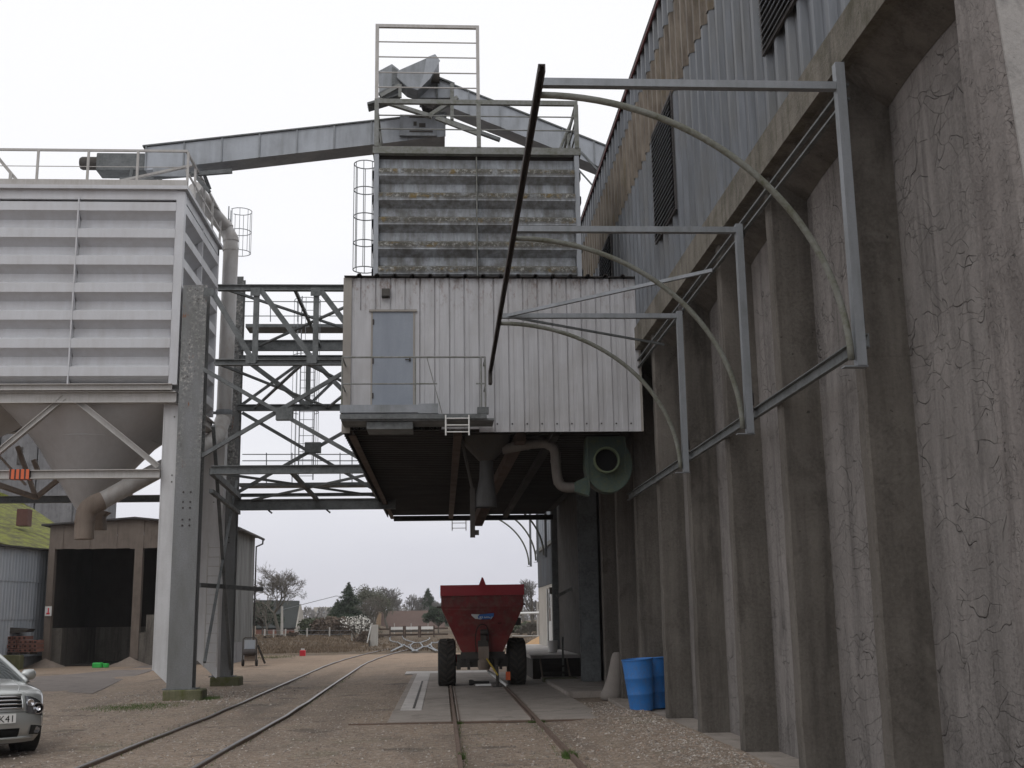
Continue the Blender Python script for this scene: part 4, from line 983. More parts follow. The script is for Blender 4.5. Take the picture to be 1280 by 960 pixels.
# white tapered silo legs
def leg(Y, px, label, poly=None):
    e = empty('white_column', (poly[0][0], Y, 0), label, 'column', 'white columns of the silo')
    part('web', M['white_col'], e, lambda m: m.prism(poly, 'Y', Y, Y+.05))
    x1 = poly[1][0]
    xl = poly[0][0]
    part('flange', M['white_col'], e, lambda m: (m.box(x1+.0, Y-.02, .3, x1+.03, Y+.4, poly[-2][1] if 0 else poly[2][1]-.02), m.box(xl-.03, Y-.01, poly[0][1], xl, Y+.4, poly[2][1]-.02)))
    part('rivets', M['frame_grey'], e, lambda m: [m.lathe([(0,-.015),(.02,-.015),(.024,0)], (x1-.18+dx_, Y-.001, zz), 'Y', 6) for dx_ in (-.07,.07) for zz in (5.45,5.62,7.15)])
    return e
LY = 30.3
lp = [V(190,838,LY), V(216,862,LY), V(228,486,LY), V(199,486,LY)]
leg(LY, 0, 'front white tapered column under the silo, beside the flaking grey column', [(lp[0].x+.03,lp[0].z),(lp[1].x,max(lp[1].z,.25)),(lp[1].x,lp[2].z),(lp[0].x+.03,lp[3].z)])
L2 = 35.6
lp = [V(247,826,L2), V(270,848,L2)]
leg(L2, 0, 'rear white tapered column under the silo, in front of the rear grey column', [(lp[0].x,lp[0].z),(lp[1].x,max(.15,lp[1].z)),(lp[1].x,7.7),(lp[0].x,7.7)])

# ------------------------------------------------------------------ white silo
SX1 = V(228,300,30).x; SX0 = SX1-10.0; SY0, SY1 = 30.0, 35.0
SZT = V(200,238,30).z; SZB = V(100,481,30).z
SI = empty('white_silo', (SX1-2.5, 32.5, SZB), 'square white silo of horizontally ribbed panels with a round hopper beneath', 'silo')
per = (V(150,277,30).z - V(150,449,30).z)/5.0
sp_ = hprof(SZB+.05, SZT-.25, per, .28, b=.32, c=.12)
def sp_front(m):
    xm = V(92,360,30).x
    m.sweep(sp_, lambda p,t: (t, SY0+.26+p[1], p[0]), SX0+.1, xm-.02); m.sweep(sp_, lambda p,t: (t, SY0+.26+p[1], p[0]), xm+.02, SX1-.2)
part('front_panel', M['white_paint'], SI, sp_front)
part('right_panel', M['white_paint'], SI, lambda m: (m.sweep(sp_, lambda p,t: (SX1-.26-p[1], t, p[0]), SY0+.2, SY0+2.48), m.sweep(sp_, lambda p,t: (SX1-.26-p[1], t, p[0]), SY0+2.52, SY1-.1)))
part('left_panel', M['white_paint'], SI, lambda m: m.sweep(sp_, lambda p,t: (SX0+.12+p[1], t, p[0]), SY0+.2, SY1-.1))
part('rear_panel', M['white_paint'], SI, lambda m: m.sweep(sp_, lambda p,t: (t, SY1-.12-p[1], p[0]), SX0+.1, SX1-.2))
xm = V(92,360,30).x
part('seam_strip', M['white_paint'], SI, lambda m: (m.box(xm-.018, SY0-.03, SZB, xm+.018, SY0+.12, SZT-.2), m.box(SX1-.12,SY0+2.47,SZB,SX1+.02,SY0+2.53,SZT-.2)))
part('corner_post', M['white_paint'], SI, lambda m: (m.box(SX1-.2,SY0-.01,SZB,SX1+.02,SY0+.2,SZT-.02), m.box(SX0,SY0,SZB,SX0+.2,SY0+.2,SZT-.02), m.box(SX1-.2,SY1-.2,SZB,SX1+.0,SY1,SZT-.02)))
part('core', M['white_paint'], SI, lambda m: m.box(SX0+.28,SY0+.28,SZB+.05,SX1-.28,SY1-.28,SZT-.02))
part('top_band', M['white_paint'], SI, lambda m: (m.box(SX0,SY0+.0,SZT-.26,SX1-.2,SY0+.1,SZT), m.box(SX1-.1,SY0+.2,SZT-.26,SX1,SY1,SZT), m.box(SX0,SY0-.12,SZT+.0,SX1+.1,SY1+.1,SZT+.1)))
part('bottom_beam', M['rail_white'], SI, lambda m: (m.ibeam((SX0-.1,SY0+.0,SZB-.07),(SX1-.1,SY0+.0,SZB-.07),.2,.17,.02), m.ibeam((SX0-.1,SY0+.1,SZB-.32),(SX1-.0,SY0+.1,SZB-.32),.24,.3,.025),
     m.ibeam((SX1-.05,SY0+.2,SZB-.32),(SX1-.05,SY1,SZB-.32),.24,.3,.025), m.ibeam((SX0-.1,SY1-.1,SZB-.32),(SX1,SY1-.1,SZB-.32),.24,.3,.025)))
HC = HC0 = V(108,600,32.5).x
HT = SZB-.12
def cone(m, off=0.0):
    rings = []
    n = 48; cxs = SX1-2.5-off; cys = 32.5; HC = HC0-off
    for tt in [0,.04,.12,.25,.4,.6,.8,1]:
        h_ = 2.42*(1-tt)**1.0 + .22*tt; sup = 2 + 6*(1-smooth(0,.35,tt))
        rings.append(sq_ring(cxs+(HC-cxs)*tt, cys, HT-tt*(HT-4.95), h_, h_, sup, n))
    loft(m, rings)
part('hopper_cone', M['hopper'], SI, cone, smooth=True)
part('hopper_cone', M['hopper'], SI, lambda m: cone(m, 5.0), smooth=True)
part('outlet', M['dusty'], SI, lambda m: loft(m, [sq_ring(HC-5,32.5,4.96,.22,.22,2), sq_ring(HC-5,32.5,4.3,.2,.2,2)]), smooth='auto')
def cone_ring(m, tt, off=0.0):
    h_ = 2.42*(1-tt)+.22*tt+.012; sup = 2+6*(1-smooth(0,.35,tt)); cx_ = SX1-2.5-off+(HC0-(SX1-2.5))*tt
    pts_ = [Vector(q) for q in sq_ring(cx_, 32.5, HT-tt*(HT-4.95), h_, h_, sup, 48)]
    m.tube(pts_, .014, 5, closed=True)
multi('weld_seam', M['hopper'], SI, [lambda m, q=q: cone_ring(m, q) for q in (.36, .72)])
part('outlet', M['dusty'], SI, lambda m: loft(m, [sq_ring(HC,32.5,4.96,.22,.22,2), sq_ring(HC,32.5,4.3,.2,.2,2)]), smooth='auto')
# bracing beneath
zlo = V(100,592,30).z
apx = V(84,495,30)
part('lower_beam', M['rail_white'], SI, lambda m: (m.ibeam((SX0-.1,SY0+.15,zlo),(SX1-.35,SY0+.15,zlo),.2,.22,.02)))
part('rear_beam', M['truss'], SI, lambda m: (m.ibeam((SX0-.1,SY1+.3,V(100,624,35.3).z),(SX1-.35,SY1+.3,V(100,624,35.3).z),.2,.2,.02)))
part('brace', M['rail_white'], SI, lambda m: (m.ibeam(apx+Vector((-.1,.15,0)), V(-30,585,30)+Vector((0,.15,0)), .16, .14, .018), m.ibeam(apx+Vector((.1,.15,0)), V(196,582,30)+Vector((0,.15,0)), .16, .14, .018)))
part('inner_brace', M['dusty'], SI, lambda m: (m.bar(V(-20,600,31),V(45,622,34),.14,.12), m.bar(V(45,622,34),V(75,598,34),.14,.12), m.bar(V(22,558,34),V(45,622,34),.1,.12), m.bar(V(-10,560,33),V(32,606,33),.06,.06), m.bar(V(42,575,34),V(48,590,34),.12,.12)))
st_ = MB()
for k in range(5):
    x_ = V(14+k*5,592,30).x; st_.box(x_-.055, SY0+.02, zlo-.125, x_+.045, SY0+.28, zlo+.125)
tag(st_ := st_.build('warning_strap', M['strap']), 'orange and black strap wound round the white beam under the silo', 'strap')
# second pair of legs out at the left, partly beyond the frame
multi('leg', M['white_col'], SI, [lambda m: m.ibeam((SX0,SY0+.2,0),(SX0,SY0+.2,SZB-.45),.5,.4,.03,(0,1,0)), lambda m: m.ibeam((SX0,SY1-.2,0),(SX0,SY1-.2,SZB-.45),.5,.4,.03,(0,1,0))])
# railing on the silo
SR = empty('silo_railing', (SX1-2.5, 30, SZT), 'pale guard railing round the roof of the white silo', 'railing')
zr = V(200,188,30).z
def srl(m):
    zc = SZT+.1
    m.box(SX0,SY0-.06,zr-.06,SX1+.05,SY0+.0,zr); m.box(SX1-.01,SY0,zr-.06,SX1+.05,SY1,zr)
    m.box(SX0,SY0-.1,zc,SX1+.08,SY0-.07,zc+.16)
    for px in (43,106,168,231): x_ = V(px+4,215,30).x; m.box(x_-.03,SY0-.06,zc,x_+.03,SY0-.01,zr-.06)
    m.tube([(SX0,SY0-.03,zc+.55),(SX1,SY0-.03,zc+.55)], .012, 5)
    for k in range(4): y_ = SY0+1.1+k*1.25; m.box(SX1-.01,y_,zc,SX1+.05,y_+.06,zr-.06)
    m.box(SX1,SY0,zc+.45,SX1+.04,SY1,zc+.5)
    m.box(SX0,SY1-.05,zr-.06,SX1+.05,SY1,zr)
    m.bar(V(0,200,30.2),V(30,236,30.2),.1,.08); m.bar(V(-40,150,30.2),V(0,200,30.2),.1,.08); m.box(V(9,220,30).x,SY0+.1,zc,V(13,220,30).x,SY0+.15,V(9,215,30).z)
    m.bar(V(125,232,30.3),V(240,207,30.3),.1,.06)
part('guard_rail', M['rail_white'], SR, srl)
cage('caged_ladder', 'caged ladder at the back corner of the white silo roof', V(290,300,37).x-.1, 37.0, V(290,320,37).z, V(290,264,37).z+.1, .4, .36, 3, (1,0))
# downspout
SP = empty('grain_spout', (V(288,400,35.8).x, 35.8, 4), 'big round grey grain spout bending down from conveyor, past the silo, to the shed', 'pipe')
sY = 35.6
pts = [V(243,235,33.5), V(262,262,34.4), V(284,288,sY), V(288,300,sY), V(288,330,sY), V(279,520,sY)]
part('upper_pipe', M['spout'], SP, lambda m: (m.tube([pts[0],pts[1],V(281,284,sY),V(288,297,sY),V(288.5,315,sY),V(280,520,sY),V(278,530,sY)], .235, 18), m.tube([V(279,281,sY),V(283,287,sY)], .25, 18), m.tube([V(288,297,sY),V(288.3,302,sY)], .25, 18), m.tube([V(288.3,310,sY),V(288.2,314,sY)], .25, 18)), smooth='auto')
low = [V(278,526,35.5), V(270,546,34.8), V(248,562,33.8), V(190,592,31.9), V(124,628,31.3)]
part('lower_pipe', M['spout'], SP, lambda m: (m.tube(spline(low,5), .235, 18), m.tube([V(160,608.5,31.6),V(157,610,31.57)], .255, 18)), smooth='auto')
el = [V(128,626,31.3), V(115,632,31.2), V(107,643,31.2), V(105,674,31.2)]
part('outlet_elbow', M['dusty'], SP, lambda m: (m.tube(spline(el,5), .25, 18), m.tube([V(106,650,31.2),V(106,653,31.2)], .265, 18)), smooth='auto')
part('pipe_strap', M['galv'], SP, lambda m: (m.bar(V(240,516,35),V(290,516,35),.05,.08), m.tube([V(280,513,sY),V(280,518,sY)], .25, 18)))
part('flap_box', M['dusty'], SP, lambda m: m.prism(poly_at([(115,643),(121,636),(136,640),(129,645),(130,662),(116,662)], 33.6), 'Y', 33.5, 33.9))
# ladder and walkway seen through the truss
cage('caged_ladder', 'slender caged ladder seen through the lattice of the truss bridge', V(385,450,40).x, 40, V(385,600,40).z, V(385,370,40).z, .5, .45, 4, (0,-1))
WK = empty('walkway_railing', (-4, 39.8, 5), 'thin tubular walkway railing behind the truss bridge', 'railing')
def wk(m):
    for y0_ in (568,576): m.tube([V(303,y0_,39.8), V(460,y0_,39.8)], .018, 5)
    for y0_ in (377,395): m.tube([V(300,y0_,39.8), V(436,y0_,39.8)], .018, 5)
    for px in (333,365,425,440): m.tube([V(px,566,39.8), V(px,606,39.8)], .018, 5)
    for px in (338,372,400,430): m.tube([V(px,376,39.8), V(px,402,39.8)], .018, 5)
part('rail_tubes', M['galv'], WK, wk)
part('deck_edge', M['truss'], WK, lambda m: (m.box(V(300,606,39.8).x,39.6,V(380,608,39.8).z,V(462,606,39.8).x,40.3,V(380,604,39.8).z), m.box(V(300,606,39.8).x,39.9,V(380,408,39.8).z,V(440,406,39.8).x,40.8,V(380,404,39.8).z)))

# ------------------------------------------------------------------ far building on the right with the loading dock
FB = empty('store_annexe', (4.4, 47, 0), 'far narrow building past the cabin, cream door wall below corrugated sheets', 'building')
AX, AY0, AY1 = 4.2, 43.05, 51.0
def ax_prof(p): return ribs(AY0, AY1, p, -.05, .12, .06)
part('upper_sheet', M['bluewall'], FB, lambda m: m.sweep(ax_prof(.9), lambda p,t: (AX+p[1], p[0], t), 4.75, 7.6))
part('ledge', M['frame_grey'], FB, lambda m: m.box(AX-.12, AY0, 4.62, AX+.1, AY1+.05, 4.76))
part('lower_sheet', M['clad'], FB, lambda m: m.sweep(ax_prof(.3), lambda p,t: (AX+p[1], p[0], t), 3.16, 4.62))
part('door_wall', M['cream'], FB, lambda m: (m.box(AX, AY0, .7, AX+.1, 44.6, 3.15), m.box(AX, 48.1, .7, AX+.1, AY1, 3.15), m.box(AX, 44.6, 3.0, AX+.1, 48.1, 3.15), m.box(AX,44.6,.7,AX+.1,45.0,3.0), m.box(AX,47.0,.7,AX+.1,48.1,3.0)))
dr = part('door', M['white'], FB, lambda m: m.box(AX+.03, 45.0, .75, AX+.07, 47.0, 3.0))
part('door_glass', M['win_glass'], dr, lambda m: m.box(AX+.02, 46.0, 1.75, AX+.029, 46.8, 2.85))
part('door_frame', M['white'], FB, lambda m: (m.box(AX-.03,44.93,.75,AX+.025,45.0,3.05), m.box(AX-.03,47.0,.75,AX+.025,47.07,3.05)))
part('lamp', M['dark_steel'], FB, lambda m: m.box(AX-.15, 44.3, 2.75, AX-.01, 44.45, 3.0))
part('core', M['conc_far'], FB, lambda m: (m.box(AX+.101, AY0, 0, 16, AY1, 7.6),))
part('gable_edge', M['cream'], FB, lambda m: m.box(AX-.02, AY1-.0, .0, 12, AY1+.06, 7.6))
DK = empty('loading_dock', (3.4, 36, 0), 'raised dark timber loading dock with pale top in front of the cream door', 'loading dock')
part('dock_body', M['timber'], DK, lambda m: m.box(2.75, 36.2, 0, 4.19, 51.5, .66))
part('dock_top', M['conc_pale'], DK, lambda m: m.cbox(2.68, 36.1, .66, 4.2, 51.6, .76, .01))
multi('step', M['timber'], DK, [lambda m, k=k: m.box(3.0, 36.05-.28*(3-k), .1+.18*k-.05, 3.75, 36.05-.28*(2-k), .1+.18*k) for k in range(3)])
part('step_side', M['dusty'], DK, lambda m: (m.bar((2.97,35.2,.05),(2.97,36.05,.62),.04,.1), m.bar((3.78,35.2,.05),(3.78,36.05,.62),.04,.1)))
part('dock_post', M['frame_grey'], DK, lambda m: m.box(3.62,35.9,.0,3.68,35.96,1.3))
part('kerb_block', M['conc_moss'], DK, lambda m: m.cbox(2.9, 34.2, 0, 3.9, 34.9, .16, .02))
m = MB(); m.lathe([(0,0),(.12,0),(.14,.02),(.16,.38),(.165,.38),(.165,.36),(.15,.36),(.13,.04),(0,.04)], (3.6, 38.6, .76))
bk = m.build('bucket', M['white'], smooth='auto'); tag(bk, 'small pale bucket standing on the loading dock by the door', 'bucket')
# sand / grain heap behind the dock
def heap(name, c, rx, ry, h, mat, label, cat, n=26, seed=0):
    m = MB(); vs = [(c[0], c[1], c[2]+h)]; fs = []
    rings = 9
    for i in range(1, rings+1):
        t_ = i/rings
        for j in range(n):
            a = 2*math.pi*j/n; q = 1+.16*mnoise.noise(Vector((math.cos(a)*1.3+seed, math.sin(a)*1.3, t_*2)))
            z_ = h*(1-t_)**1.15 + .06*h*mnoise.noise(Vector((i*.9, j*.8, seed)))
            vs.append((c[0]+rx*t_*q*math.cos(a), c[1]+ry*t_*q*math.sin(a), c[2]+max(z_, -.02) if i < rings else c[2]-.05))
    for j in range(n): fs.append((0, 1+j, 1+(j+1)%n))
    for i in range(rings-1):
        for j in range(n):
            fs.append((1+i*n+j, 1+(i+1)*n+j, 1+(i+1)*n+(j+1)%n, 1+i*n+(j+1)%n))
    m.add(vs, fs); o = m.build(name, mat, smooth=True); tag(o, label, cat); return o
heap('grain_heap', (5.3, 61, 0), 2.2, 3, 1.15, M['sand_heap'], 'orange heap of grain or sand behind the loading dock', 'heap', seed=3)

# ------------------------------------------------------------------ red spreader
SX, SY = 1.11, 33.0
RS = empty('manure_spreader', (SX, 34, 0), 'red tapered farm spreader trailer on two big tyres parked on the track', 'farm trailer')
def hopper(m):
    prof = [(-.53,.98),(.53,.98),(1.13,2.2),(1.13,2.5),(1.13,2.74),(-1.13,2.74),(-1.13,2.2)]
    o_, b_ = [], []
    f = [(-.56,32.9,.97),(.56,32.9,.97),(1.13,32.62,2.2),(1.13,32.6,2.74),(-1.13,32.6,2.74),(-1.13,32.62,2.2)]
    g = [(-.56,36.2,.97),(.56,36.2,.97),(1.13,36.6,2.2),(1.13,36.6,2.74),(-1.13,36.6,2.74),(-1.13,36.6,2.2)]
    vs = [(SX+x_,y_,z_) for x_,y_,z_ in f+g]
    m.add(vs, [(0,5,2,1),(5,4,3,2),(6,7,8,11),(11,8,9,10),(0,1,7,6),(1,2,8,7),(2,3,9,8),(5,0,6,11),(4,5,11,10)])
hop = part('hopper', M['red'], RS, hopper, solid=.02)
part('rim', M['red_rim'], RS, lambda m: (m.box(SX-1.16,32.54,2.5,SX+1.16,32.585,2.79), m.box(SX-1.16,32.585,2.74,SX+1.16,32.66,2.79), m.box(SX-1.16,32.66,2.5,SX-1.142,36.6,2.79), m.box(SX+1.142,32.66,2.5,SX+1.16,36.6,2.79)))
part('filling', M['dusty'], RS, lambda m: m.box(SX-1.1,32.7,2.3,SX+1.1,36.5,2.45))
part('peak_plate', M['red_rim'], RS, lambda m: m.prism([(SX-.09,2.79),(SX+.10,2.79),(SX+.03,2.98),(SX-.01,3.0)], 'Y', 32.56, 32.6))
part('rib', M['red'], RS, lambda m: (m.box(SX-.57,32.845,1.28,SX+.69,32.86,1.45) if 0 else None, m.bar((SX-.68,32.83,1.40),(SX+.68,32.83,1.40),.03,.05), m.bar((SX-1.05,32.63,2.13),(SX+1.05,32.63,2.13),.03,.03)))
part('side_stub', M['dark_steel'], RS, lambda m: (m.bar((SX-1.26,33,2.2),(SX-1.13,33,2.2),.05,.05), m.bar((SX+1.13,33,2.25),(SX+1.22,33,2.25),.05,.05), m.box(SX+.92,32.9,1.68,SX+1.08,33.1,1.88)))
# chassis and gear
part('chassis', M['dark_steel'], RS, lambda m: (m.box(SX-.6,32.85,.78,SX+.62,33.1,.97), m.box(SX-.7,33.0,.56,SX+.72,33.3,.9), m.box(SX-.72,32.95,.5,SX-.6,33.2,.7), m.box(SX+.3,32.7,.45,SX+.42,33.0,.8), m.box(SX-.45,32.9,.62,SX-.35,36.8,.8), m.box(SX+.35,32.9,.62,SX+.45,36.8,.8), m.box(SX-.42,32.8,.5,SX-.34,32.9,.66), m.box(SX+.46,32.8,.5,SX+.54,32.9,.66)))
part('axle', M['dark_steel'], RS, lambda m: (m.box(SX-.85,33.5,.6,SX+.85,33.65,.75), m.lathe([(.09,SX-.95),(.09,SX+.95)], (0,33.6,.66), 'X', 12)))
part('axle_housing', M['red_rim'], RS, lambda m: (m.box(SX-.78,33.3,.66,SX-.6,33.6,.9), m.box(SX+.6,33.3,.66,SX+.72,33.6,.86)))
part('gearbox', M['dusty'], RS, lambda m: (m.lathe([(0,.50),(.14,.50),(.17,.56),(.17,.74),(.12,.80),(0,.80)], (SX+.03,32.62,0), 'Z', 18), m.box(SX-.12,32.5,.8,SX+.16,32.8,1.12)), smooth='auto')
part('drive_cover', M['dark_steel'], RS, lambda m: (m.box(SX-.13,32.55,1.1,SX+.15,32.82,1.28), m.box(SX-.06,32.6,1.28,SX+.1,32.84,1.42), m.lathe([(0,-.1),(.08,-.1),(.08,.1),(0,.1)], (SX+.04,32.7,1.5), 'X', 12)))
part('hose', M['black'], RS, lambda m: m.tube(spline([(SX-.18,32.58,.95),(SX-.2,32.5,1.4),(SX-.12,32.5,1.66),(SX+.02,32.55,1.72),(SX+.14,32.6,1.6),(SX+.15,32.6,1.25)],6), .014, 6))
part('lever', M['yellow'], RS, lambda m: m.bar((SX+.1,32.5,.80),(SX+.4,32.35,.36),.035,.035))
part('jack_stand', M['dark_steel'], RS, lambda m: (m.tube([(SX+.38,32.4,.03),(SX+.38,32.4,.62)],.04,8), m.box(SX+.25,32.3,.055,SX+.51,32.5,.075)))
part('drawbar', M['white'], RS, lambda m: (m.bar((SX+.15,32.9,.45),(SX+.62,32.2,.1),.05,.06), m.bar((SX-.22,32.25,.12),(SX+.2,32.25,.12),.04,.05)))
part('coupling', M['black'], RS, lambda m: m.lathe([(0,-.05),(.07,-.05),(.08,0),(.07,.06),(.04,.1),(.03,.5),(0,.5)], (SX-.34,32.4,.18), 'X', 14), smooth='auto')
part('tail_lamp', M['orange'], RS, lambda m: m.box(SX+.62,32.5,.22,SX+.74,32.6,.44))
def tyre(parent, x_):
    prof = [(.30,-.2),(.42,-.235),(.56,-.25),(.635,-.22),(.655,-.15),(.655,.15),(.635,.22),(.56,.25),(.42,.235),(.30,.2)]
    w_ = part('wheel', M['black'], parent, lambda m: m.lathe(prof, (x_,33.6,.66), 'X', 40), smooth='auto')
    def lugs(m):
        for k in range(22):
            for s_ in (-1, 1):
                a = 2*math.pi*(k+(.5 if s_ > 0 else 0))/22; a2 = a+.26
                P = lambda an, h, r_: (x_+h, 33.6+r_*math.cos(an), .66+r_*math.sin(an))
                for (q0, h0), (q1, h1) in (((a2, .01*s_), (a, .20*s_)),):
                    u = .055
                    vs = [P(q0-u,h0,.65),P(q0+u,h0,.65),P(q1+u,h1,.63),P(q1-u,h1,.63),P(q0-u,h0,.685),P(q0+u,h0,.685),P(q1+u,h1,.672),P(q1-u,h1,.672)]
                    m.add(vs, [(4,5,6,7),(0,1,5,4),(1,2,6,5),(2,3,7,6),(3,0,4,7)])
    part('tread', M['tread'], w_, lugs)
    part('rim', M['red_rim'], w_, lambda m: m.lathe([(.0,-.06),(.12,-.07),(.14,-.03),(.27,-.03),(.31,-.16),(.31,.16),(.27,.03),(0,.03)], (x_,33.6,.66), 'X', 24), smooth='auto')
tyre(RS, SX-.98); tyre(RS, SX+.98)
# sticker on the hopper, leaning with the panel
def text(body, size, mat, name, parent, origin, rot, ext=.002, align='LEFT', shear=0, space=1.0):
    cu = bpy.data.curves.new(name, 'FONT'); cu.body = body; cu.size = size; cu.extrude = ext; cu.align_x = align; cu.shear = shear
    cu.space_character = space; cu.resolution_u = 3
    tmp = bpy.data.objects.new('tmp', cu); me = bpy.data.meshes.new_from_object(tmp)
    bpy.data.objects.remove(tmp); bpy.data.curves.remove(cu)
    me.materials.clear(); me.materials.append(mat)
    o = bpy.data.objects.new(name, me); col.objects.link(o)
    if parent: o.parent = parent
    o.location = Vector(origin) - parent_loc(parent); o.rotation_euler = rot
    return o
lean = math.atan2(.28, 1.23)
stk = part('sticker', M['logo_white'], RS, lambda m: m.add([(SX-.30,32.640,1.96),(SX-.20,32.655,1.87),(SX+.0,32.66,1.85),(SX+.0,32.635,1.985),(SX-.31,32.632,2.0)], [(0,1,2,3,4)]), fix=False)
part('sticker_blue', M['logo_blue'], stk, lambda m: m.add([(SX-.10,32.646,1.85),(SX+.24,32.640,1.86),(SX+.31,32.62,1.93),(SX+.32,32.60,2.02),(SX-.08,32.61,1.985),(SX-.13,32.63,1.93)], [(0,1,2,3,4,5)]), fix=False)
text('gruley', .165, M['logo_white'], 'lettering', stk, (SX-.09,32.62,1.89), (R(90)-lean*.9, 0, R(0)), shear=.2, space=.95)
text('400', .07, M['ink'], 'marking', RS, (SX+.42,32.665,1.72), (R(90)-lean, 0, 0))

# ------------------------------------------------------------------ barrels and sack
def barrel(loc, tilt, az, label):
    e = empty('blue_barrel', loc, label, 'barrel', 'blue plastic barrels by the wall')
    x_, y_, z_ = loc
    part('shell', M['blue_barrel'], e, lambda m: m.lathe([(0,.0),(.20,.0),(.225,.015),(.235,.08),(.252,.30),(.257,.31),(.257,.33),(.254,.34),(.275,.60),(.28,.61),(.28,.63),(.277,.64),(.298,.95),(.310,.955),(.310,.975),(.295,.975),(.285,.95),(.265,.66),(.21,.05),(0,.04)], (x_,y_,z_), 'Z', 36), smooth='auto')
    e.rotation_euler = (R(tilt)*math.cos(R(az)), R(tilt)*math.sin(R(az)), 0)
    return e
barrel((3.84, 22.95, .085), -4, 100, 'blue open barrel leaning toward the track, left of the pair by the buttress')
barrel((4.19, 23.42, .085), -3, 60, 'blue barrel half hidden behind the concrete buttress, right of the pair')
m = MB(); bx, by = 3.82, 26.95
rings = []
for z_, rx_, ry_, dx_ in ((.0,.18,.14,0),(.04,.24,.18,0),(.12,.25,.19,.0),(.25,.22,.17,.03),(.45,.18,.15,.08),(.7,.155,.13,.12),(.92,.14,.11,.15),(1.02,.11,.08,.16),(1.05,.07,.05,.16),(1.055,.01,.01,.16)):
    rings.append([(bx+dx_+p_[0]*(1+.08*mnoise.noise(Vector((p_[0]*9,z_*5,1)))), by+p_[1], .02+z_) for p_ in [(rx_*math.cos(2*math.pi*j/20), ry_*math.sin(2*math.pi*j/20)) for j in range(20)]])
loft(m, rings); o = m.build('sack', M['sack'], smooth=True)
tag(o, 'tall slumped pale sack leaning on the wall beside the blue barrels', 'sack')

# ------------------------------------------------------------------ silver car (front end in view)
CARX, CARY = -6.86, 17.95
CAR = empty('silver_car', (CARX, CARY+2, 0), 'silver saloon car facing the camera, cut by the left edge', 'car')
CW, CL = .88, 4.6
def car_w(t, z):  # half width
    w_ = CW
    w_ *= 1-.035*max(0,(z-.75)/.3)**1 if z > .75 else 1-.10*max(0,(.45-z)/.25)**2
    return w_
def hood_h(y):
    ks = [(0,.86),(.12,.90),(.45,.95),(1.15,1.02),(1.6,1.04),(3.6,1.05),(4.3,1.06),(4.6,.96)]
    for (a, b), (c, d_) in zip(ks[:-1], ks[1:]):
        if y <= c:
            t_ = (y-a)/(c-a); return b+(d_-b)*t_
    return ks[-1][1]
def body_pt(u, y, v):
    # u -1..1 across, y along, v 0..1 height
    top = hood_h(y)-.10*abs(u)**5 - .03*abs(u)**2
    z_ = .19+(top-.19)*v
    fr = max(0, 1-y/.95); rr = max(0, 1-(CL-y)/.8)
    w_ = car_w(y, z_)*(1-.20*fr**2.2-.15*rr**2.2)
    x_ = u*w_
    bul = .17*abs(u)**3.2
    yy = y + bul*max(0, 1-y/1.3) - .12*abs(u)**3*max(0, 1-(CL-y)/1.2)
    prof_ = {0:.09,.3:.0,.55:.0,.75:.02,1:.10}
    if y < .5:
        ks = [(0,.10),(.18,.015),(.42,.0),(.6,.03),(.8,.06),(1,.16)]
        for (a,b),(c,d_) in zip(ks[:-1], ks[1:]):
            if v <= c: o_ = b+(d_-b)*(v-a)/(c-a); break
        yy += o_*(1-y/.5)
    return (CARX+x_, CARY+yy, z_)
def grid_surf(m, f, us, vs, flip=False):
    n = len(us); base = len(m.v)
    for v in vs:
        for u in us: m.v.append(f(u, v))
    for j in range(len(vs)-1):
        for i in range(n-1):
            q = (base+j*n+i, base+j*n+i+1, base+(j+1)*n+i+1, base+(j+1)*n+i)
            m.f.append(q[::-1] if flip else q)
def lin(a, b, n): return [a+(b-a)*i/n for i in range(n+1)]
def body(m):
    ys = lin(0, 1.3, 13)+lin(1.3, 4.6, 26)[1:]
    us = lin(-1, 1, 20); vs = lin(0, 1, 10)
    grid_surf(m, lambda u, v: body_pt(u, 0, v), us, vs)
    grid_surf(m, lambda u, y: body_pt(u, y, 1), us, ys)
    grid_surf(m, lambda u, v: body_pt(u, CL, v), us, vs, True)
    for s_ in (-1, 1):
        b0 = len(m.v)
        for v in vs:
            for y in ys: m.v.append(body_pt(s_, y, v))
        n = len(ys)
        for j in range(len(vs)-1):
            for i in range(n-1):
                yc = (ys[i]+ys[i+1])/2; p_ = body_pt(s_, yc, (vs[j]+vs[j+1])/2)
                if any(math.hypot(p_[1]-CARY-c_, p_[2]-.33) < .37 for c_ in (.95, 3.65)): continue
                m.f.append((b0+j*n+i, b0+j*n+i+1, b0+(j+1)*n+i+1, b0+(j+1)*n+i))
m = MB(); body(m)
import bmesh
cb = m.build('body', M['silver'], CAR)
bm = bmesh.new(); bm.from_mesh(cb.data); bmesh.ops.remove_doubles(bm, verts=bm.verts, dist=.004); bmesh.ops.recalc_face_normals(bm, faces=bm.faces); bm.to_mesh(cb.data); bm.free()
for p_ in cb.data.polygons: p_.use_smooth = True
ss = cb.modifiers.new('s', 'SUBSURF'); ss.levels = ss.render_levels = 1
def cabin_pt(u, t):
    ks = [(0,1.12,.99,.80),(.14,1.5,1.18,.70),(.30,1.95,1.38,.60),(.42,2.3,1.45,.58),(.62,3.0,1.46,.58),(.78,3.5,1.36,.60),(1,4.1,1.04,.72)]
    for a, b in zip(ks[:-1], ks[1:]):
        if t <= b[0]:
            q = (t-a[0])/(b[0]-a[0]); y_, z_, w_ = [a[i]+(b[i]-a[i])*q for i in (1,2,3)]; break
    return (CARX+u*w_, CARY+y_+.10*u*u*max(0,1-t/.3)*-1+.0+.12*abs(u)**2*max(0,1-t/.35), z_-.05*abs(u)**3)
part('roof', M['silver'], CAR, lambda m: grid_surf(m, cabin_pt, lin(-1,1,12), lin(.32,.76,8)), smooth=True)
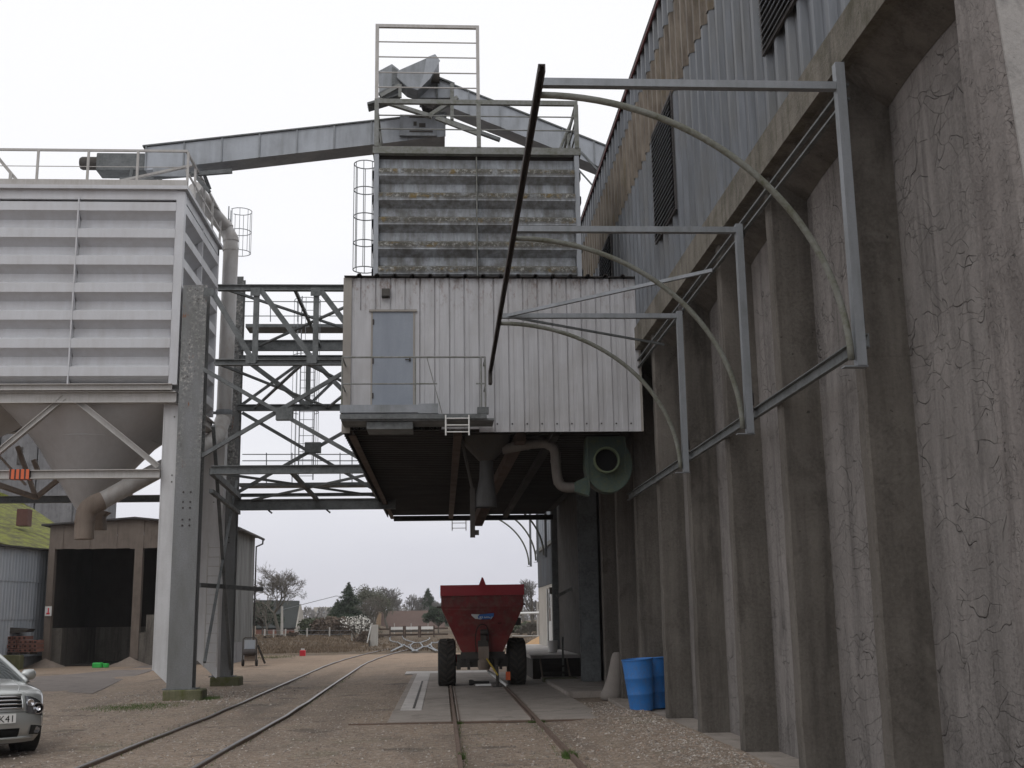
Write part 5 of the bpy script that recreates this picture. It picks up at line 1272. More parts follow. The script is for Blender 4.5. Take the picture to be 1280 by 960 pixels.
part('windscreen', M['win_glass'], CAR, lambda m: grid_surf(m, cabin_pt, lin(-.93,.93,12), lin(0,.33,6)), smooth=True)
part('rear_window', M['win_glass'], CAR, lambda m: grid_surf(m, cabin_pt, lin(-1,1,12), lin(.76,1,5)), smooth=True)
for s_ in (-1, 1):
    def side(m, s_=s_):
        n = 16; vs = []
        for k in range(n+1):
            t_ = k/n; p_ = cabin_pt(s_, t_); vs += [p_, (CARX+s_*.84, p_[1], min(.97, p_[2]))]
        m.add(vs, [(2*k,2*k+1,2*k+3,2*k+2) for k in range(n)])
    part('side_window', M['win_glass'], CAR, side, smooth=True)
    part('pillar', M['silver'], CAR, lambda m, s_=s_: (m.tube([Vector(cabin_pt(s_*.965, t_))+Vector((s_*.01,0,.006)) for t_ in lin(0,.34,8)], .032, 8),), smooth=True)
def fpatch(m, u0, u1, v0, v1, off=-.008, n=8, y=0, shape=None):
    us, vs = lin(u0,u1,n), lin(v0,v1,n)
    def f(u, v):
        p_ = body_pt(u, 0, v); return (p_[0]+(.01*u if off < 0 else 0), p_[1]+off, p_[2])
    grid_surf(m, f, us, vs)
for s_ in (-1, 1):
    hl = part('headlight', M['lamp_inner'], CAR, lambda m, s_=s_: fpatch(m, s_*.62, s_*.99, .60, .95, -.006), smooth=True)
    c_ = Vector(body_pt(s_*.88, 0, .74)); c2_ = Vector(body_pt(s_*.72, 0, .82))
    part('headlight_bulb', M['ink'], hl, lambda m: m.lathe([(.066,-.045),(.07,-.03),(.062,-.02),(.0,-.02)], c_, 'Y', 20), smooth='auto')
    part('headlight_ring', M['chrome'], hl, lambda m: (m.lathe([(.066,-.05),(.078,-.05),(.078,-.0),(.066,-.0)], c_, 'Y', 20), m.lathe([(.0,-.03),(.045,-.04),(.05,-.03),(.05,0)], c2_, 'Y', 20), m.lathe([(.0,-.03),(.03,-.06),(.04,-.03)], c_, 'Y', 16)), smooth='auto')
    part('fog_recess', M['black'], CAR, lambda m, s_=s_: fpatch(m, s_*.72, s_*.99, .16, .36, -.006), smooth=True)
    c_ = Vector(body_pt(s_*.88, 0, .26))
    part('fog_lamp', M['lamp_inner'], CAR, lambda m: m.lathe([(0,-.02),(.045,-.025),(.05,-.0)], c_, 'Y', 16), smooth='auto')
    part('mirror', M['silver'], CAR, lambda m, s_=s_: (loft(m, [[(CARX+s_*(.80+.20*a_), CARY+1.52+.06*r_*math.cos(2*math.pi*j/16)-.0, 1.035+.075*r_*math.sin(2*math.pi*j/16)) for j in range(16)] for a_, r_ in ((.0,.3),(.12,.55),(.25,1),(.6,1.1),(.95,1.0),(1.1,.6),(1.12,.05))]),), smooth=True)
    part('hood_crease', M['silver'], CAR, lambda m, s_=s_: None or m.tube([Vector(body_pt(s_*(.52+.1*k/8), .05+k*.13, 1))+Vector((0,0,-.004)) for k in range(9)], .010, 6), smooth=True)
gr = part('grille', M['ink'], CAR, lambda m: fpatch(m, -.54, .54, .68, .93, -.005), smooth=True)
for v_ in (.70, .775, .85, .92):
    part('chrome_slat', M['chrome'], gr, lambda m: m.tube([Vector(body_pt(u_, 0, v_))+Vector((0,-.018,0)) for u_ in lin(-.53,.53,10)], .012, 6), smooth=True)
part('grille_surround', M['silver'], gr, lambda m: (m.tube([Vector(body_pt(u_, 0, .96))+Vector((0,-.012,0)) for u_ in lin(-.56,.56,10)], .018, 6), m.tube([Vector(body_pt(.56, 0, v_))+Vector((0,-.008,0)) for v_ in lin(.66,.96,4)], .014, 6)), smooth=True)
part('air_intake', M['ink'], CAR, lambda m: fpatch(m, -.50, .50, .12, .30, -.006), smooth=True)
part('bumper_lip', M['silver'], CAR, lambda m: m.tube([Vector(body_pt(u_, 0, .10))+Vector((0,-.01,0)) for u_ in lin(-.86,.86,20)], .022, 8), smooth=True)
part('bumper_line', M['black'], CAR, lambda m: m.tube([Vector(body_pt(u_, 0, .62))+Vector((0,.002,0)) for u_ in lin(-.9,.9,24)], .005, 5), smooth=True)
pz = body_pt(0,0,.50)[2]
pl = part('number_plate', M['plate'], CAR, lambda m: m.box(CARX-.28, CARY-.035, pz-.06, CARX+.28, CARY-.02, pz+.06))
text('K41', .125, M['ink'], 'plate_lettering', pl, (CARX+.265, CARY-.036, pz-.045), (R(90), 0, 0), align='RIGHT', space=1.05)
def wheel(x_, y_):
    w_ = part('wheel', M['black'], CAR, lambda m: m.lathe([(.20,-.1),(.29,-.105),(.318,-.08),(.322,0),(.318,.08),(.29,.105),(.20,.1)], (x_,y_,.322), 'X', 36), smooth='auto')
    part('rim', M['lamp_inner'], w_, lambda m: m.lathe([(0,-.07),(.06,-.09),(.10,-.05),(.19,-.06),(.205,-.09),(.205,.09),(.19,.06),(.10,.05),(0,.07)], (x_,y_,.322), 'X', 10), smooth='auto')
    part('arch_liner', M['black'], w_, lambda m: m.lathe([(.36,-.12),(.37,-.0),(.36,.10),(.0,.0)] if 0 else [(.365,-.14),(.365,.10)], (x_,y_,.33), 'X', 28))
for x_ in (CARX-.74, CARX+.74):
    for y_ in (CARY+.95, CARY+3.65): wheel(x_, y_)
part('underbody', M['black'], CAR, lambda m: m.box(CARX-.62, CARY+.3, .2, CARX+.62, CARY+4.3, .3))
part('side_trim', M['black'], CAR, lambda m: m.box(CARX-.62, CARY+.3, .165, CARX+.62, CARY+.6, .2))

CAR.location = (-7.66, 19.25, 0); CAR.rotation_euler = (0, 0, R(37)); CAR.scale = (1.06, 1.06, 1.06)

# ------------------------------------------------------------------ sheds on the left
SH = empty('open_shed', (-14, 58, 0), 'brown dusty open-fronted shed with a dark interior under the silo spout', 'shed')
shY = 56.0
def pz_(px, py, Y=shY): q = V(px, py, Y); return (q.x, q.z)
XL, XR, XM = pz_(58,740)[0], -9.9, pz_(170,652)[0]
zf = pz_(120,686)[1]
def fascia(m):
    x_ = XL; k = 0
    while x_ < XR-.01:
        w_ = min(.62, XR-x_)
        jag = .10*mnoise.noise(Vector((k*1.7, 0, 5)))
        top = lambda a: 6.48+.28*(1-abs(a-XM)/(XM-XL) if a < XM else 1-(a-XM)/(XR-XM)*1.6)
        m.add([(x_+.0,shY+.03*(k%2),zf+jag),(x_+w_,shY+.03*(k%2),zf+jag*.2+.04*mnoise.noise(Vector((k*2.9,3,1)))),(x_+w_,shY+.03*(k%2),top(x_+w_)),(x_,shY+.03*(k%2),top(x_))], [(0,1,2,3)])
        x_ += w_; k += 1
part('fascia', M['shed_board'], SH, fascia, solid=.02)
part('roof', M['roof_dark'], SH, lambda m: m.prism([(XL-.35,6.45),(XM,6.76),(XR+.35,6.24),(XR+.35,6.31),(XM,6.84),(XL-.35,6.53)], 'Y', shY-.25, 62.9))
multi('post', M['shed_board'], SH, [lambda m: m.box(XL,shY-.05,.3,XL+.28,shY+.3,zf+.1), lambda m: m.box(pz_(165,765)[0],shY-.05,.3,pz_(175,765)[0],shY+.3,zf+.1)])
part('left_wall', M['shed_shade'], SH, lambda m: m.box(XL,shY+.3,.0,XL+.15,62.5,6.4))
part('back_wall', M['shed_shade'], SH, lambda m: m.box(XL,62.4,0,XR,62.6,6.3))
part('inner_right_wall', M['shed_shade'], SH, lambda m: m.box(XR-.5,shY+.6,0,XR-.35,62.3,6.2))
part('ceiling', M['shed_shade'], SH, lambda m: m.box(XL+.15,shY+.12,5.9,XR-.1,62.4,5.95))
part('floor', M['shed_shade'], SH, lambda m: m.box(XL+.1,shY+.6,0,XR-.3,62.4,.04))
part('low_wall', M['conc_fin'], SH, lambda m: (m.box(XL+.15,shY+.4,0,XL+.7,62.3,1.75), m.box(XL+.7,61.8,0,-11.5,62.39,1.75), m.box(pz_(175,765)[0],shY+.02,0,pz_(183,765)[0]+.0,shY+.5,1.5), m.box(pz_(183,765)[0],shY+.02,0,XR,shY+.5,2.3)))
part('right_wall', M['shedgrey'], SH, lambda m: m.sweep(ribs(shY+.1,62.6,.42,.05,.18,.08), lambda p,t: (XR+p[1], p[0], t), .95, 6.3))
part('plinth', M['conc_far'], SH, lambda m: m.box(XR-.3,shY+.1,0,XR+.03,62.6,.95))
part('corner_post', M['shed_board'], SH, lambda m: m.box(XR-.2,shY-.03,0,XR+.04,shY+.1,6.2))
part('gutter', M['roof_dark'], SH, lambda m: (m.tube([(XR+.42,shY-.3,6.2),(XR+.42,62.9,6.2)],.07,8), m.tube([(XR+.42,62.7,6.18),(XR+.4,62.7,5.95),(XR+.08,62.65,5.8),(XR+.08,62.65,.5)],.045,6)))
sgn = part('warning_sign', M['white'], SH, lambda m: m.box(pz_(57,765)[0],shY-.1,pz_(61,770)[1],pz_(65,765)[0],shY-.06,pz_(61,758)[1]))
part('sign_symbol', M['plain_red'], sgn, lambda m: (m.box(pz_(59,765)[0],shY-.11,pz_(61,768)[1],pz_(63,765)[0],shY-.101,pz_(61,766)[1]), m.box(pz_(60.5,765)[0],shY-.11,pz_(61,766)[1],pz_(62,765)[0],shY-.101,pz_(61,760)[1])))
tag(sheetpad := MB().build('dummy', M['dusty']) if 0 else None) if 0 else None
heap('spill_heap', (pz_(168,765)[0], shY-.5, 0), .95, .8, .42, M['dusty'], 'small brown heap at the foot of the shed middle post', 'heap', seed=5)
heap('spill_heap', (XL+.3, shY-.5, 0), 1.0, .9, .4, M['dusty'], 'low brown heap against the left corner post of the shed', 'heap', seed=8)
# blue grey sheet shed with a mossy roof next to it
BS = empty('sheet_shed', (-20, 52, 0), 'pale blue-grey sheet metal shed wall left of the brown shed', 'shed')
wa, wb = Vector((-22.8,40,0)), Vector((-18.6,57.6,0))
wd = (wb-wa).normalized(); wn = Vector((wd.y,-wd.x,0))
def bw(m, z0, z1, off):
    L = (wb-wa).length
    pr = ribs(0, L, .24, .014, .14, .04)
    m.sweep(pr, lambda p,t: tuple(wa+wd*p[0]+wn*(p[1]+off)+Vector((0,0,t))), z0, z1)
multi('sheet_course', M['bluewall'], BS, [lambda m, q=q: bw(m,*q) for q in ((.5,2.2,0),(2.15,3.9,.03),(3.85,5.35,.06))])
part('eave', M['roof_dark'], BS, lambda m: m.bar(tuple(wa+wn*.15+Vector((0,0,5.38))), tuple(wb+wn*.15+Vector((0,0,5.38))), .4, .08))
part('core', M['conc_far'], BS, lambda m: m.prism([(wa.x-.1,wa.y),(wb.x-.1,wb.y),(wb.x-12,wb.y),(wa.x-12,wa.y)], 'Z', 0, 5.3))
MR = empty('mossy_roof_barn', (-24, 66, 0), 'barn with thick yellow-green moss on its tiled roof and a brick chimney', 'barn')
ra, rb, rc, rd = V(-60,668,60), V(60,694,62), V(74,660,72), V(40,637,76)
re_ = V(-60,598,76)
part('moss_slope', M['moss'], MR, lambda m: m.add([ra,rb,rc,rd,V(5,619,76),re_], [(0,1,2,3,4,5)]), solid=.2)
part('barn_wall', M['cream_dark'], MR, lambda m: m.prism([(ra.x,60.4),(rb.x,62.4),(rb.x,72),(ra.x,74)], 'Z', 0, 5.5))
cm = V(30.5,650,66)
part('chimney', weathered('sooty_brick', (.11,.05,.04), (.06,.035,.03), .6, .95, 0, 4), MR, lambda m: m.box(cm.x-.3,65.6,V(30,657,65.6).z,cm.x+.3,66.3,V(30,637,66).z))
FS = empty('concrete_silo', (-38, 96, 0), 'tall grey concrete silo block behind the mossy roof', 'silo')
fx1 = V(91,640,92).x
def fsil(m):
    x_ = fx1
    for k in range(9):
        m.box(x_-2.9, 92, 0, x_-.12, 104, 17); m.box(x_-.12, 92.25, 0, x_+.0, 104, 17); x_ -= 2.9
part('silo_wall', M['conc_far'], FS, fsil)
multi('slot_window', M['dark_steel'], FS, [lambda m, k=k: m.box(fx1-1.6-2.9*k, 91.95, 14.2, fx1-1.2-2.9*k, 92.0, 15.6) for k in range(3)])
# low retaining wall, brick stacks
rw = MB(); rw.cbox(-30, 53.2, 0, -18.4, 53.7, .62, .03); o = rw.build('low_wall', M['conc_moss']); tag(o, 'low concrete retaining wall in front of the pale sheet shed', 'wall')
def stack(px, py, Y, nx_, nz_, label, mat='terracotta'):
    p0 = V(px, py, Y); e = empty('brick_stack', (p0.x, Y, .62), label, 'brick stack', 'stacks on the low wall')
    part('pallet', M['timber'], e, lambda m: [m.box(p0.x-.1+i*.42, Y-.1, .62, p0.x+.0+i*.42, Y+.9, .72) for i in range(nx_)])
    def br(m):
        for i in range(nx_*2):
            for k in range(nz_):
                j = random.uniform(-.02,.02)
                m.box(p0.x-.1+i*.21+j, Y-.08+j, .725+k*.18, p0.x+.085+i*.21+j, Y+.85, .725+k*.18+.155)
    part('hollow_bricks', M[mat], e, br)
    def ho(m):
        for i in range(nx_*2):
            for k in range(nz_): m.box(p0.x-.05+i*.21, Y-.12, .77+k*.18, p0.x+.04+i*.21, Y-.105, .84+k*.18)
    part('brick_holes', M['ink'], e, ho)
stack(26, 818, 54.2, 2, 3, 'stack of red hollow bricks at the right end of the low wall')
stack(0, 818, 54.4, 3, 4, 'stack of red hollow bricks on the low wall by the left edge')
tp_ = MB(); q = V(8,797,54.6); tp_.prism([(q.x-1.2,1.5),(q.x+.9,1.6),(q.x+1.0,1.72),(q.x-.2,1.86),(q.x-1.2,1.8)],'Y',54.4,55.4)
tag(tp_.build('tarpaulin', M['dark_steel']), 'dark crumpled tarpaulin lying over the brick stack', 'tarpaulin')
m = MB(); gq = at(124,829,Y=54.0); gq.z = 0; m.cbox(gq.x-.32,gq.y,0,gq.x+.1,gq.y+.4,.22,.04); m.cbox(gq.x+.12,gq.y+.1,0,gq.x+.34,gq.y+.4,.18,.03)
tag(m.build('green_crate', M['plain_green']), 'small bright green crate on the ground before the brown shed', 'crate')
# drums / cart
cY = 52.5; c0 = V(303,830,cY); 
CT = empty('hand_cart', (c0.x+.4, cY, 0), 'small dark hand cart with tall frame beside the grey shed wall', 'cart')
X_a, X_b = V(304,800,cY).x, V(321,800,cY).x
part('frame', M['dark_steel'], CT, lambda m: (m.tube([(X_a,cY,.1),(X_a,cY,1.15),(X_a+.08,cY,1.22),(X_b-.08,cY,1.22),(X_b,cY,1.15),(X_b,cY,.1)], .03, 6),))
part('body', M['dusty'], CT, lambda m: m.box(X_a+.05,cY+.05,.22,X_b-.05,cY+.7,.72), bevel=.03)
part('screen', M['bluewall'], CT, lambda m: m.box(X_a+.06,cY+.02,.74,X_b-.06,cY+.05,1.12))
part('tank', M['rusty'], CT, lambda m: m.lathe([(0,-.28),(.12,-.26),(.15,-.2),(.15,.2),(.12,.26),(0,.28)], ((X_a+X_b)/2,cY-.02,.60), 'X', 14), smooth='auto')
multi('wheel', M['black'], CT, [lambda m, x_=x_: m.lathe([(0,-.05),(.13,-.05),(.15,0),(.13,.05),(0,.05)], (x_,cY+.1,.15), 'X', 16) for x_ in (X_a, X_b)], smooth='auto')
part('handle', M['dark_steel'], CT, lambda m: m.bar((X_b+.02,cY+.2,.9),(X_b+.32,cY+.4,.1),.09,.06))
# red container, white lump, far posts
rq = at(378,820,Z=0)
RB = empty('red_canister', (rq.x, rq.y, 0), 'small bright red canister with a white cap standing on the sand', 'canister')
part('can', M['plain_red'], RB, lambda m: m.cbox(rq.x-.16,rq.y,0,rq.x+.16,rq.y+.2,.32,.04))
part('cap', M['white'], RB, lambda m: m.box(rq.x-.09,rq.y+.02,.32,rq.x+.09,rq.y+.16,.40))

# ------------------------------------------------------------------ distance: fences, barriers, houses
def ground_at(px, py):
    g = at(px, py, Z=0)
    for _ in range(8):
        g = at(px, py, Z=gz(g.x, min(g.y, 300)))
    return g
# red/white barrier boards
def gated(px, Y): x_ = V(px, 790, Y).x; return x_
bY = 132
zb_, zt_ = V(515,797,bY).z, V(515,785,bY).z
for k, (a, b, lab) in enumerate(((487,505,'left board of the three white barrier boards at the end of the tracks'), (506,524,'middle board of the three white barrier boards at the end of the tracks'), (525,543,'right board of the three white barrier boards at the end of the tracks'))):
    e = empty('barrier_board', (V(a,790,bY).x, bY, .3), lab, 'barrier', 'white barrier boards across the track ends')
    xa, xb_ = V(a,790,bY).x, V(b,790,bY).x
    part('board', M['white'], e, lambda m: m.box(xa+.12,bY,zt_-.16,xb_-.1,bY+.06,zt_+.14))
    part('under_board', M['dark_steel'], e, lambda m: m.box(xa,bY+.02,zt_-.42,xb_,bY+.1,zt_-.22))
    multi('post', M['brown_beam'], e, [lambda m, x_=x_: m.box(x_-.08,bY-.02,0,x_+.08,bY+.15,zt_+.24) for x_ in (xa+.05, xb_-.05)])
m = MB()
for z_ in (zt_-.1, zt_-.75): m.box(V(473,790,bY).x, bY+.8, z_-.08, V(560,790,bY).x, bY+.9, z_+.1)
tag(m.build('far_fence', M['brown_beam']), 'long low brown rail fence just behind the white barrier boards', 'fence')
# grey cabinet post with stay
gY = 88; q0, q1 = V(463,781,gY), V(472,812,gY)
GP = empty('signal_cabinet', ((q0.x+q1.x)/2, gY, 0), 'pale concrete pillar with slanting white stay beside the far tracks', 'pillar')
part('pillar', M['post_conc'], GP, lambda m: m.box(q0.x,gY,0,q1.x,gY+.5,q0.z))
part('stay', M['white'], GP, lambda m: (m.bar((q0.x+.05,gY-.02,q0.z-.05),(V(459,808,gY).x,gY-.1,gz(-9,gY)),.08,.06),))
part('base', M['dark_steel'], GP, lambda m: (m.box(V(461,800,gY).x,gY-.3,0,V(463,800,gY).x,gY-.1,V(466,800,gY).z), m.box(V(466,800,gY).x,gY-.3,0,V(470,800,gY).x,gY-.1,V(466,808,gY).z)))
# concrete post fence on the left
FE = empty('post_fence', (-14, 100, 1), 'wire fence of thin pale concrete posts along the dry bank', 'fence')
def fpost(m, px, Y, pt, pb):
    a = V(px, pt, Y); g = gz(a.x, Y); m.box(a.x-.06, Y-.06, g-.2, a.x+.06, Y+.06, a.z)
multi('post', M['post_conc'], FE, [lambda m, px=px, t_=t_: fpost(m, px, 104, t_, 800) for px, t_ in ((331,786),(342,787),(357,786),(384,785),(412,784),(440,785))])
def wires(m):
    for py in (788, 793): m.tube([V(328,py,104), V(384,py,104), V(445,py,104)], .012, 4)
part('wire', M['galv'], FE, wires)
for px, t_ in ((493,779),(514,779),(535,779)):
    m = MB(); fpost(m, px, 150, t_, 790); tag(m.build('fence_post', M['post_conc']), 'thin pale post standing in front of the long brown roof', 'post', 'posts before the long roof')
# telegraph wire pole
PO = empty('power_pole', (V(352,760,108).x, 108, 1), 'pale pole standing among the bare trees left of centre', 'pole')
part('pole', M['post_conc'], PO, lambda m: m.tube([(V(352.5,790,108).x,108,.5),(V(352.5,760,108).x,108,V(352,758,108).z)], [.14,.10], 8))
part('wire', M['truss'], PO, lambda m: m.tube([(V(352.5,790,108).x,108,V(352,762,108).z), V(420,745,125), V(500,752,190)], .03, 4))
# white gate at the right, with its post
GT = empty('white_barrier', (V(660,767,90).x, 90, 0), 'white horizontal barrier pole to the right of the red spreader', 'barrier')
part('pole', M['white'], GT, lambda m: m.tube([V(640,767,90), V(674,766,90)], .09, 8))
part('post', M['post_conc'], GT, lambda m: m.box(V(671,770,90).x,90,0,V(673,770,90).x,90.2,V(672,752,90).z))
part('lower_rail', M['post_conc'], GT, lambda m: m.tube([V(640,795,90), V(674,795,90)], .05, 6))

def house(name, label, cat, px0, px1, pe, pr, Y, depth, wall, roof, hip=0, chim=None, gable=None):
    a, b = V(px0, pe, Y), V(px1, pe, Y); zr_ = V((px0+px1)/2, pr, Y+depth/2).z
    e = empty(name, ((a.x+b.x)/2, Y, .5), label, cat)
    ze = a.z
    part('wall', wall, e, lambda m: m.box(a.x+.3, Y+.3, 0, b.x-.3, Y+depth-.3, ze))
    part('gable', wall, e, lambda m: (m.prism([(Y+.3,ze),(Y+depth-.3,ze),(Y+depth/2,zr_-.15)], 'X', a.x+.3, a.x+.5), m.prism([(Y+.3,ze),(Y+depth-.3,ze),(Y+depth/2,zr_-.15)], 'X', b.x-.5, b.x-.3)))
    rf = part('roof', roof, e, lambda m: m.add([(a.x,Y,ze),(b.x,Y,ze),(b.x-hip,Y+depth/2,zr_),(a.x+hip,Y+depth/2,zr_),(a.x,Y+depth,ze),(b.x,Y+depth,ze)], [(0,1,2,3),(4,3,2,5)]), solid=.15)
    if chim:
        c_ = V(chim[0], chim[1], Y+depth/2); part('chimney', M['cream'], rf, lambda m: (m.box(c_.x-.35,Y+depth/2-.4,zr_-1.2,c_.x+.35,Y+depth/2+.4,c_.z), m.box(c_.x-.45,Y+depth/2-.5,c_.z-.25,c_.x+.45,Y+depth/2+.5,c_.z-.1)))
    return e
LH = house('long_roofed_house', 'long low building with brown tiled roof and pale chimney behind the tracks', 'house', 475, 556, 790, 764, 175, 9, M['cream_dark'], M['roof_brown'], 0, (473.5, 757))
part('end_wall', weathered('tan_end_wall', (.27,.19,.12), (.2,.14,.09)), LH, lambda m: m.prism([(V(469,785,175).x,0),(V(475.5,785,175).x,0),(V(475.5,785,175).x,V(472,765,175).z),(V(472,785,175).x,V(472,765,175).z),(V(469,785,175).x,V(472,783,175).z)],'Y',175.2,184))
GH = empty('gabled_house', (V(360,780,140).x, 140, .8), 'house with dark slate roof and a bright cream gable behind the bare tree', 'house')
g0 = [V(370,792,138), V(378,792,142), V(378,771,142), V(374.5,755,141), V(369.5,784,138)]
part('gable_wall', M['cream'], GH, lambda m: m.add(g0, [(0,1,2,3,4)]), solid=.3)
part('roof', M['roof_slate'], GH, lambda m: m.add([V(320,786,138), V(369.5,786,138), V(374.5,752,141), V(320,751,141)], [(0,1,2,3)]), solid=.3)
part('front_wall', M['terracotta'], GH, lambda m: m.add([V(320,795,138.2), V(370,795,138.2), V(369.5,787,138.2), V(320,787,138.2)], [(0,1,2,3)]), solid=.2)
AP = empty('apartment_block', (V(402,770,420).x, 420, 0), 'pale distant apartment block between the gabled house and the dark conifers', 'building')
a0, a1 = V(392,759,420), V(411,759,420)
part('wall', M['cream'], AP, lambda m: m.box(a0.x, 420, 0, a1.x, 432, a0.z))
multi('window_row', M['bluewall'], AP, [lambda m, k=k: m.box(a0.x+1.2, 419.85, a0.z-2.4-3*k, a1.x-1.2, 419.99, a0.z-1.2-3*k) for k in range(3)])
part('stairwell', M['cream_dark'], AP, lambda m: m.box(a0.x+2.3, 419.7, 0, a0.x+3.3, 419.84, a0.z))

# ------------------------------------------------------------------ trees
def branch_tree(name, label, cat, base, H, spread, trunk_r, mat, depth=5, seed=1, twig_r=.02, blossom=None, splits=3, group=None, first=.22, up=.35, ntrunk=1):
    rnd = random.Random(seed)
    e = empty(name, base, label, cat, group)
    T, C, Bl = MB(), MB(), MB()
    def tri(m, a, b, r0, r1):
        d = (b-a).normalized(); u = d.orthogonal().normalized(); w_ = d.cross(u); n = len(m.v)
        for p_, r_ in ((a, r0), (b, r1)):
            for k in range(3):
                an = k*2.0944; m.v.append(tuple(p_+(u*math.cos(an)+w_*math.sin(an))*r_))
        for k in range(3): m.f.append((n+k, n+(k+1)%3, n+3+(k+1)%3, n+3+k))
    def grow(p, d, L, r, lev):
        k = 3 if lev < 2 else 2
        pts = [p]
        for i in range(k):
            d = (d+Vector((rnd.gauss(0,.14), rnd.gauss(0,.14), rnd.gauss(.03,.08)))).normalized()
            pts.append(pts[-1]+d*L/k)
        if lev < 3 and r > twig_r*1.6: T.tube(pts, [r*(1-.35*i/k) for i in range(k+1)], 6 if lev < 2 else 4, cap=False)
        else:
            for i in range(k): tri(C, pts[i], pts[i+1], max(r*(1-.35*i/k), twig_r*.6), max(r*(1-.35*(i+1)/k), twig_r*.5))
        if lev >= depth:
            if blossom:
                for q_ in pts[2:]:
                    for _ in range(blossom if rnd.random() < .6 else 0):
                        c_ = q_+Vector([rnd.gauss(0,.12) for _ in range(3)]); s_ = rnd.uniform(.03,.07)
                        u = Vector([rnd.gauss(0,1) for _ in range(3)]).normalized(); v = u.orthogonal().normalized()
                        Bl.add([c_-u*s_-v*s_, c_+u*s_-v*s_, c_+u*s_+v*s_, c_-u*s_+v*s_], [(0,1,2,3)])
            return
        n = splits + (1 if lev > 1 and rnd.random() < .4 else 0)
        for i in range(n):
            src = pts[-1] if i < 2 else pts[rnd.randint(1, k)]
            ax = Vector((rnd.gauss(0,1), rnd.gauss(0,1), rnd.gauss(0,.5)))
            ax = (ax - d*ax.dot(d)).normalized()
            ang = rnd.uniform(.35, .85)*spread
            nd = (d*math.cos(ang)+ax*math.sin(ang)+Vector((0,0,up*.3))).normalized()
            grow(src, nd, L*rnd.uniform(.62,.84), r*rnd.uniform(.5,.68), lev+1)
    for t_ in range(ntrunk):
        grow(Vector(base)+Vector((rnd.uniform(-.3,.3)*(ntrunk > 1), 0, -.1)), Vector((rnd.gauss(0,.08*ntrunk), 0, 1)).normalized(), H*first, trunk_r, 0)
    T.build('trunk', M['bark'], e, smooth=True, fix=False)
    if C.v: C.build('crown', mat, e, fix=False)
    if Bl.v: Bl.build('blossom', M['blossom'], e, fix=False)
    return e
CL_CLIP = 1
def leafy(name, label, cat, base, H, rx, mat, kind='round', seed=1, n=4200, leaf=.14, group=None, twigs=True):
    rnd = random.Random(seed); e = empty(name, base, label, cat, group)
    T = MB(); b = Vector(base)
    T.tube([b+Vector((0,0,-.2)), b+Vector((0,0,H*.5)), b+Vector((.05,0,H*.93))], [H*.03, H*.018, H*.004], 7)
    C = MB()
    clumps = []
    if kind == 'cone':
        nb = int(H*30)
        for k in range(nb):
            t_ = ((k+rnd.random())/nb)**1.15; z_ = H*(.05+.93*t_); r_ = rx*(1-t_)**.95*rnd.uniform(.6,1.12)+.04
            a = rnd.uniform(0, 6.283); tip = b+Vector((math.cos(a)*r_, math.sin(a)*r_, z_-.12*r_))
            s_ = b+Vector((0,0,z_+.1*r_)); T.tube([s_, tip], [.03, .01], 3, cap=False)
            clumps.append((s_, tip, max(.05, .2*r_)))
        wts = [(t2-t1).length+.05 for t1, t2, _w in clumps]
        for s_, tip, w_ in rnd.choices(clumps, weights=wts, k=n):
            t_ = rnd.uniform(.15,1.05)
            p_ = s_+(tip-s_)*t_+Vector([rnd.gauss(0,w_*.45) for _ in range(3)]); p_.z -= .1*t_*w_
            u = Vector([rnd.gauss(0,1) for _ in range(3)]).normalized(); v = u.orthogonal().normalized(); l_ = leaf*rnd.uniform(.5,1.3)
            C.add([p_-v*l_*.3, p_+u*l_, p_+v*l_*.3], [(0,1,2)])
    else:
        nc = 16+int(rx*5)
        for k in range(nc):
            a = rnd.uniform(0,6.283); el = rnd.uniform(-.25,1)
            q = Vector((math.cos(a)*math.cos(el*1.4), math.sin(a)*math.cos(el*1.4), math.sin(el*1.4)))*rnd.uniform(.45,.92)
            c_ = b+Vector((q.x*rx, q.y*rx, H*.52+q.z*H*.44)); clumps.append((c_, rx*rnd.uniform(.16,.36)))
            T.tube([b+Vector((0,0,H*.25)), c_], [.06,.02], 4, cap=False)
        for _ in range(n):
            c_, r_ = rnd.choice(clumps)
            dv = Vector([rnd.gauss(0,1) for _ in range(3)]).normalized(); p_ = c_+dv*r_*1.15*rnd.random()**.45
            if p_.z < b.z+.05: continue
            u = Vector([rnd.gauss(0,1) for _ in range(3)]).normalized(); v = u.orthogonal().normalized(); l_ = leaf*rnd.uniform(.5,1.3)
            C.add([p_-v*l_*.5, p_+u*l_, p_+v*l_*.5, p_-u*l_*.6], [(0,1,2,3)])
    T.build('trunk', M['bark'], e, fix=False); C.build('crown', mat, e, fix=False)
    return e
def onb(px, Y): q = V(px, 790, Y); return (q.x, Y, gz(q.x, Y))
def hgt(px, py, Y): return V(px, py, Y).z - onb(px, Y)[2]
branch_tree('bare_tree', 'large rounded bare tree before the dark slate roof, left of centre', 'tree', onb(349,112), hgt(349,690,112), 1.1, .2, M['twig'], 7, 18, .017, splits=3, first=.30, up=.25, ntrunk=1)
branch_tree('bare_tree', 'thin bare tree close to the corner of the grey shed', 'tree', onb(333,118), hgt(333,735,118), .9, .12, M['twig'], 5, 4, .026, first=.3)
branch_tree('blossom_tree', 'small white-blossoming tree on the dry bank, in front of the conifers', 'tree', onb(448,104), hgt(448,764,104), 1.0, .07, M['twig'], 5, 21, .022, blossom=1, splits=3, first=.28, ntrunk=3)
branch_tree('bare_shrub', 'reddish bare shrub at the foot of the fence under the cream gable', 'shrub', onb(366,103), hgt(366,785,103), 1.2, .05, M['scrub'], 5, 33, .02, splits=3, first=.24, ntrunk=5)
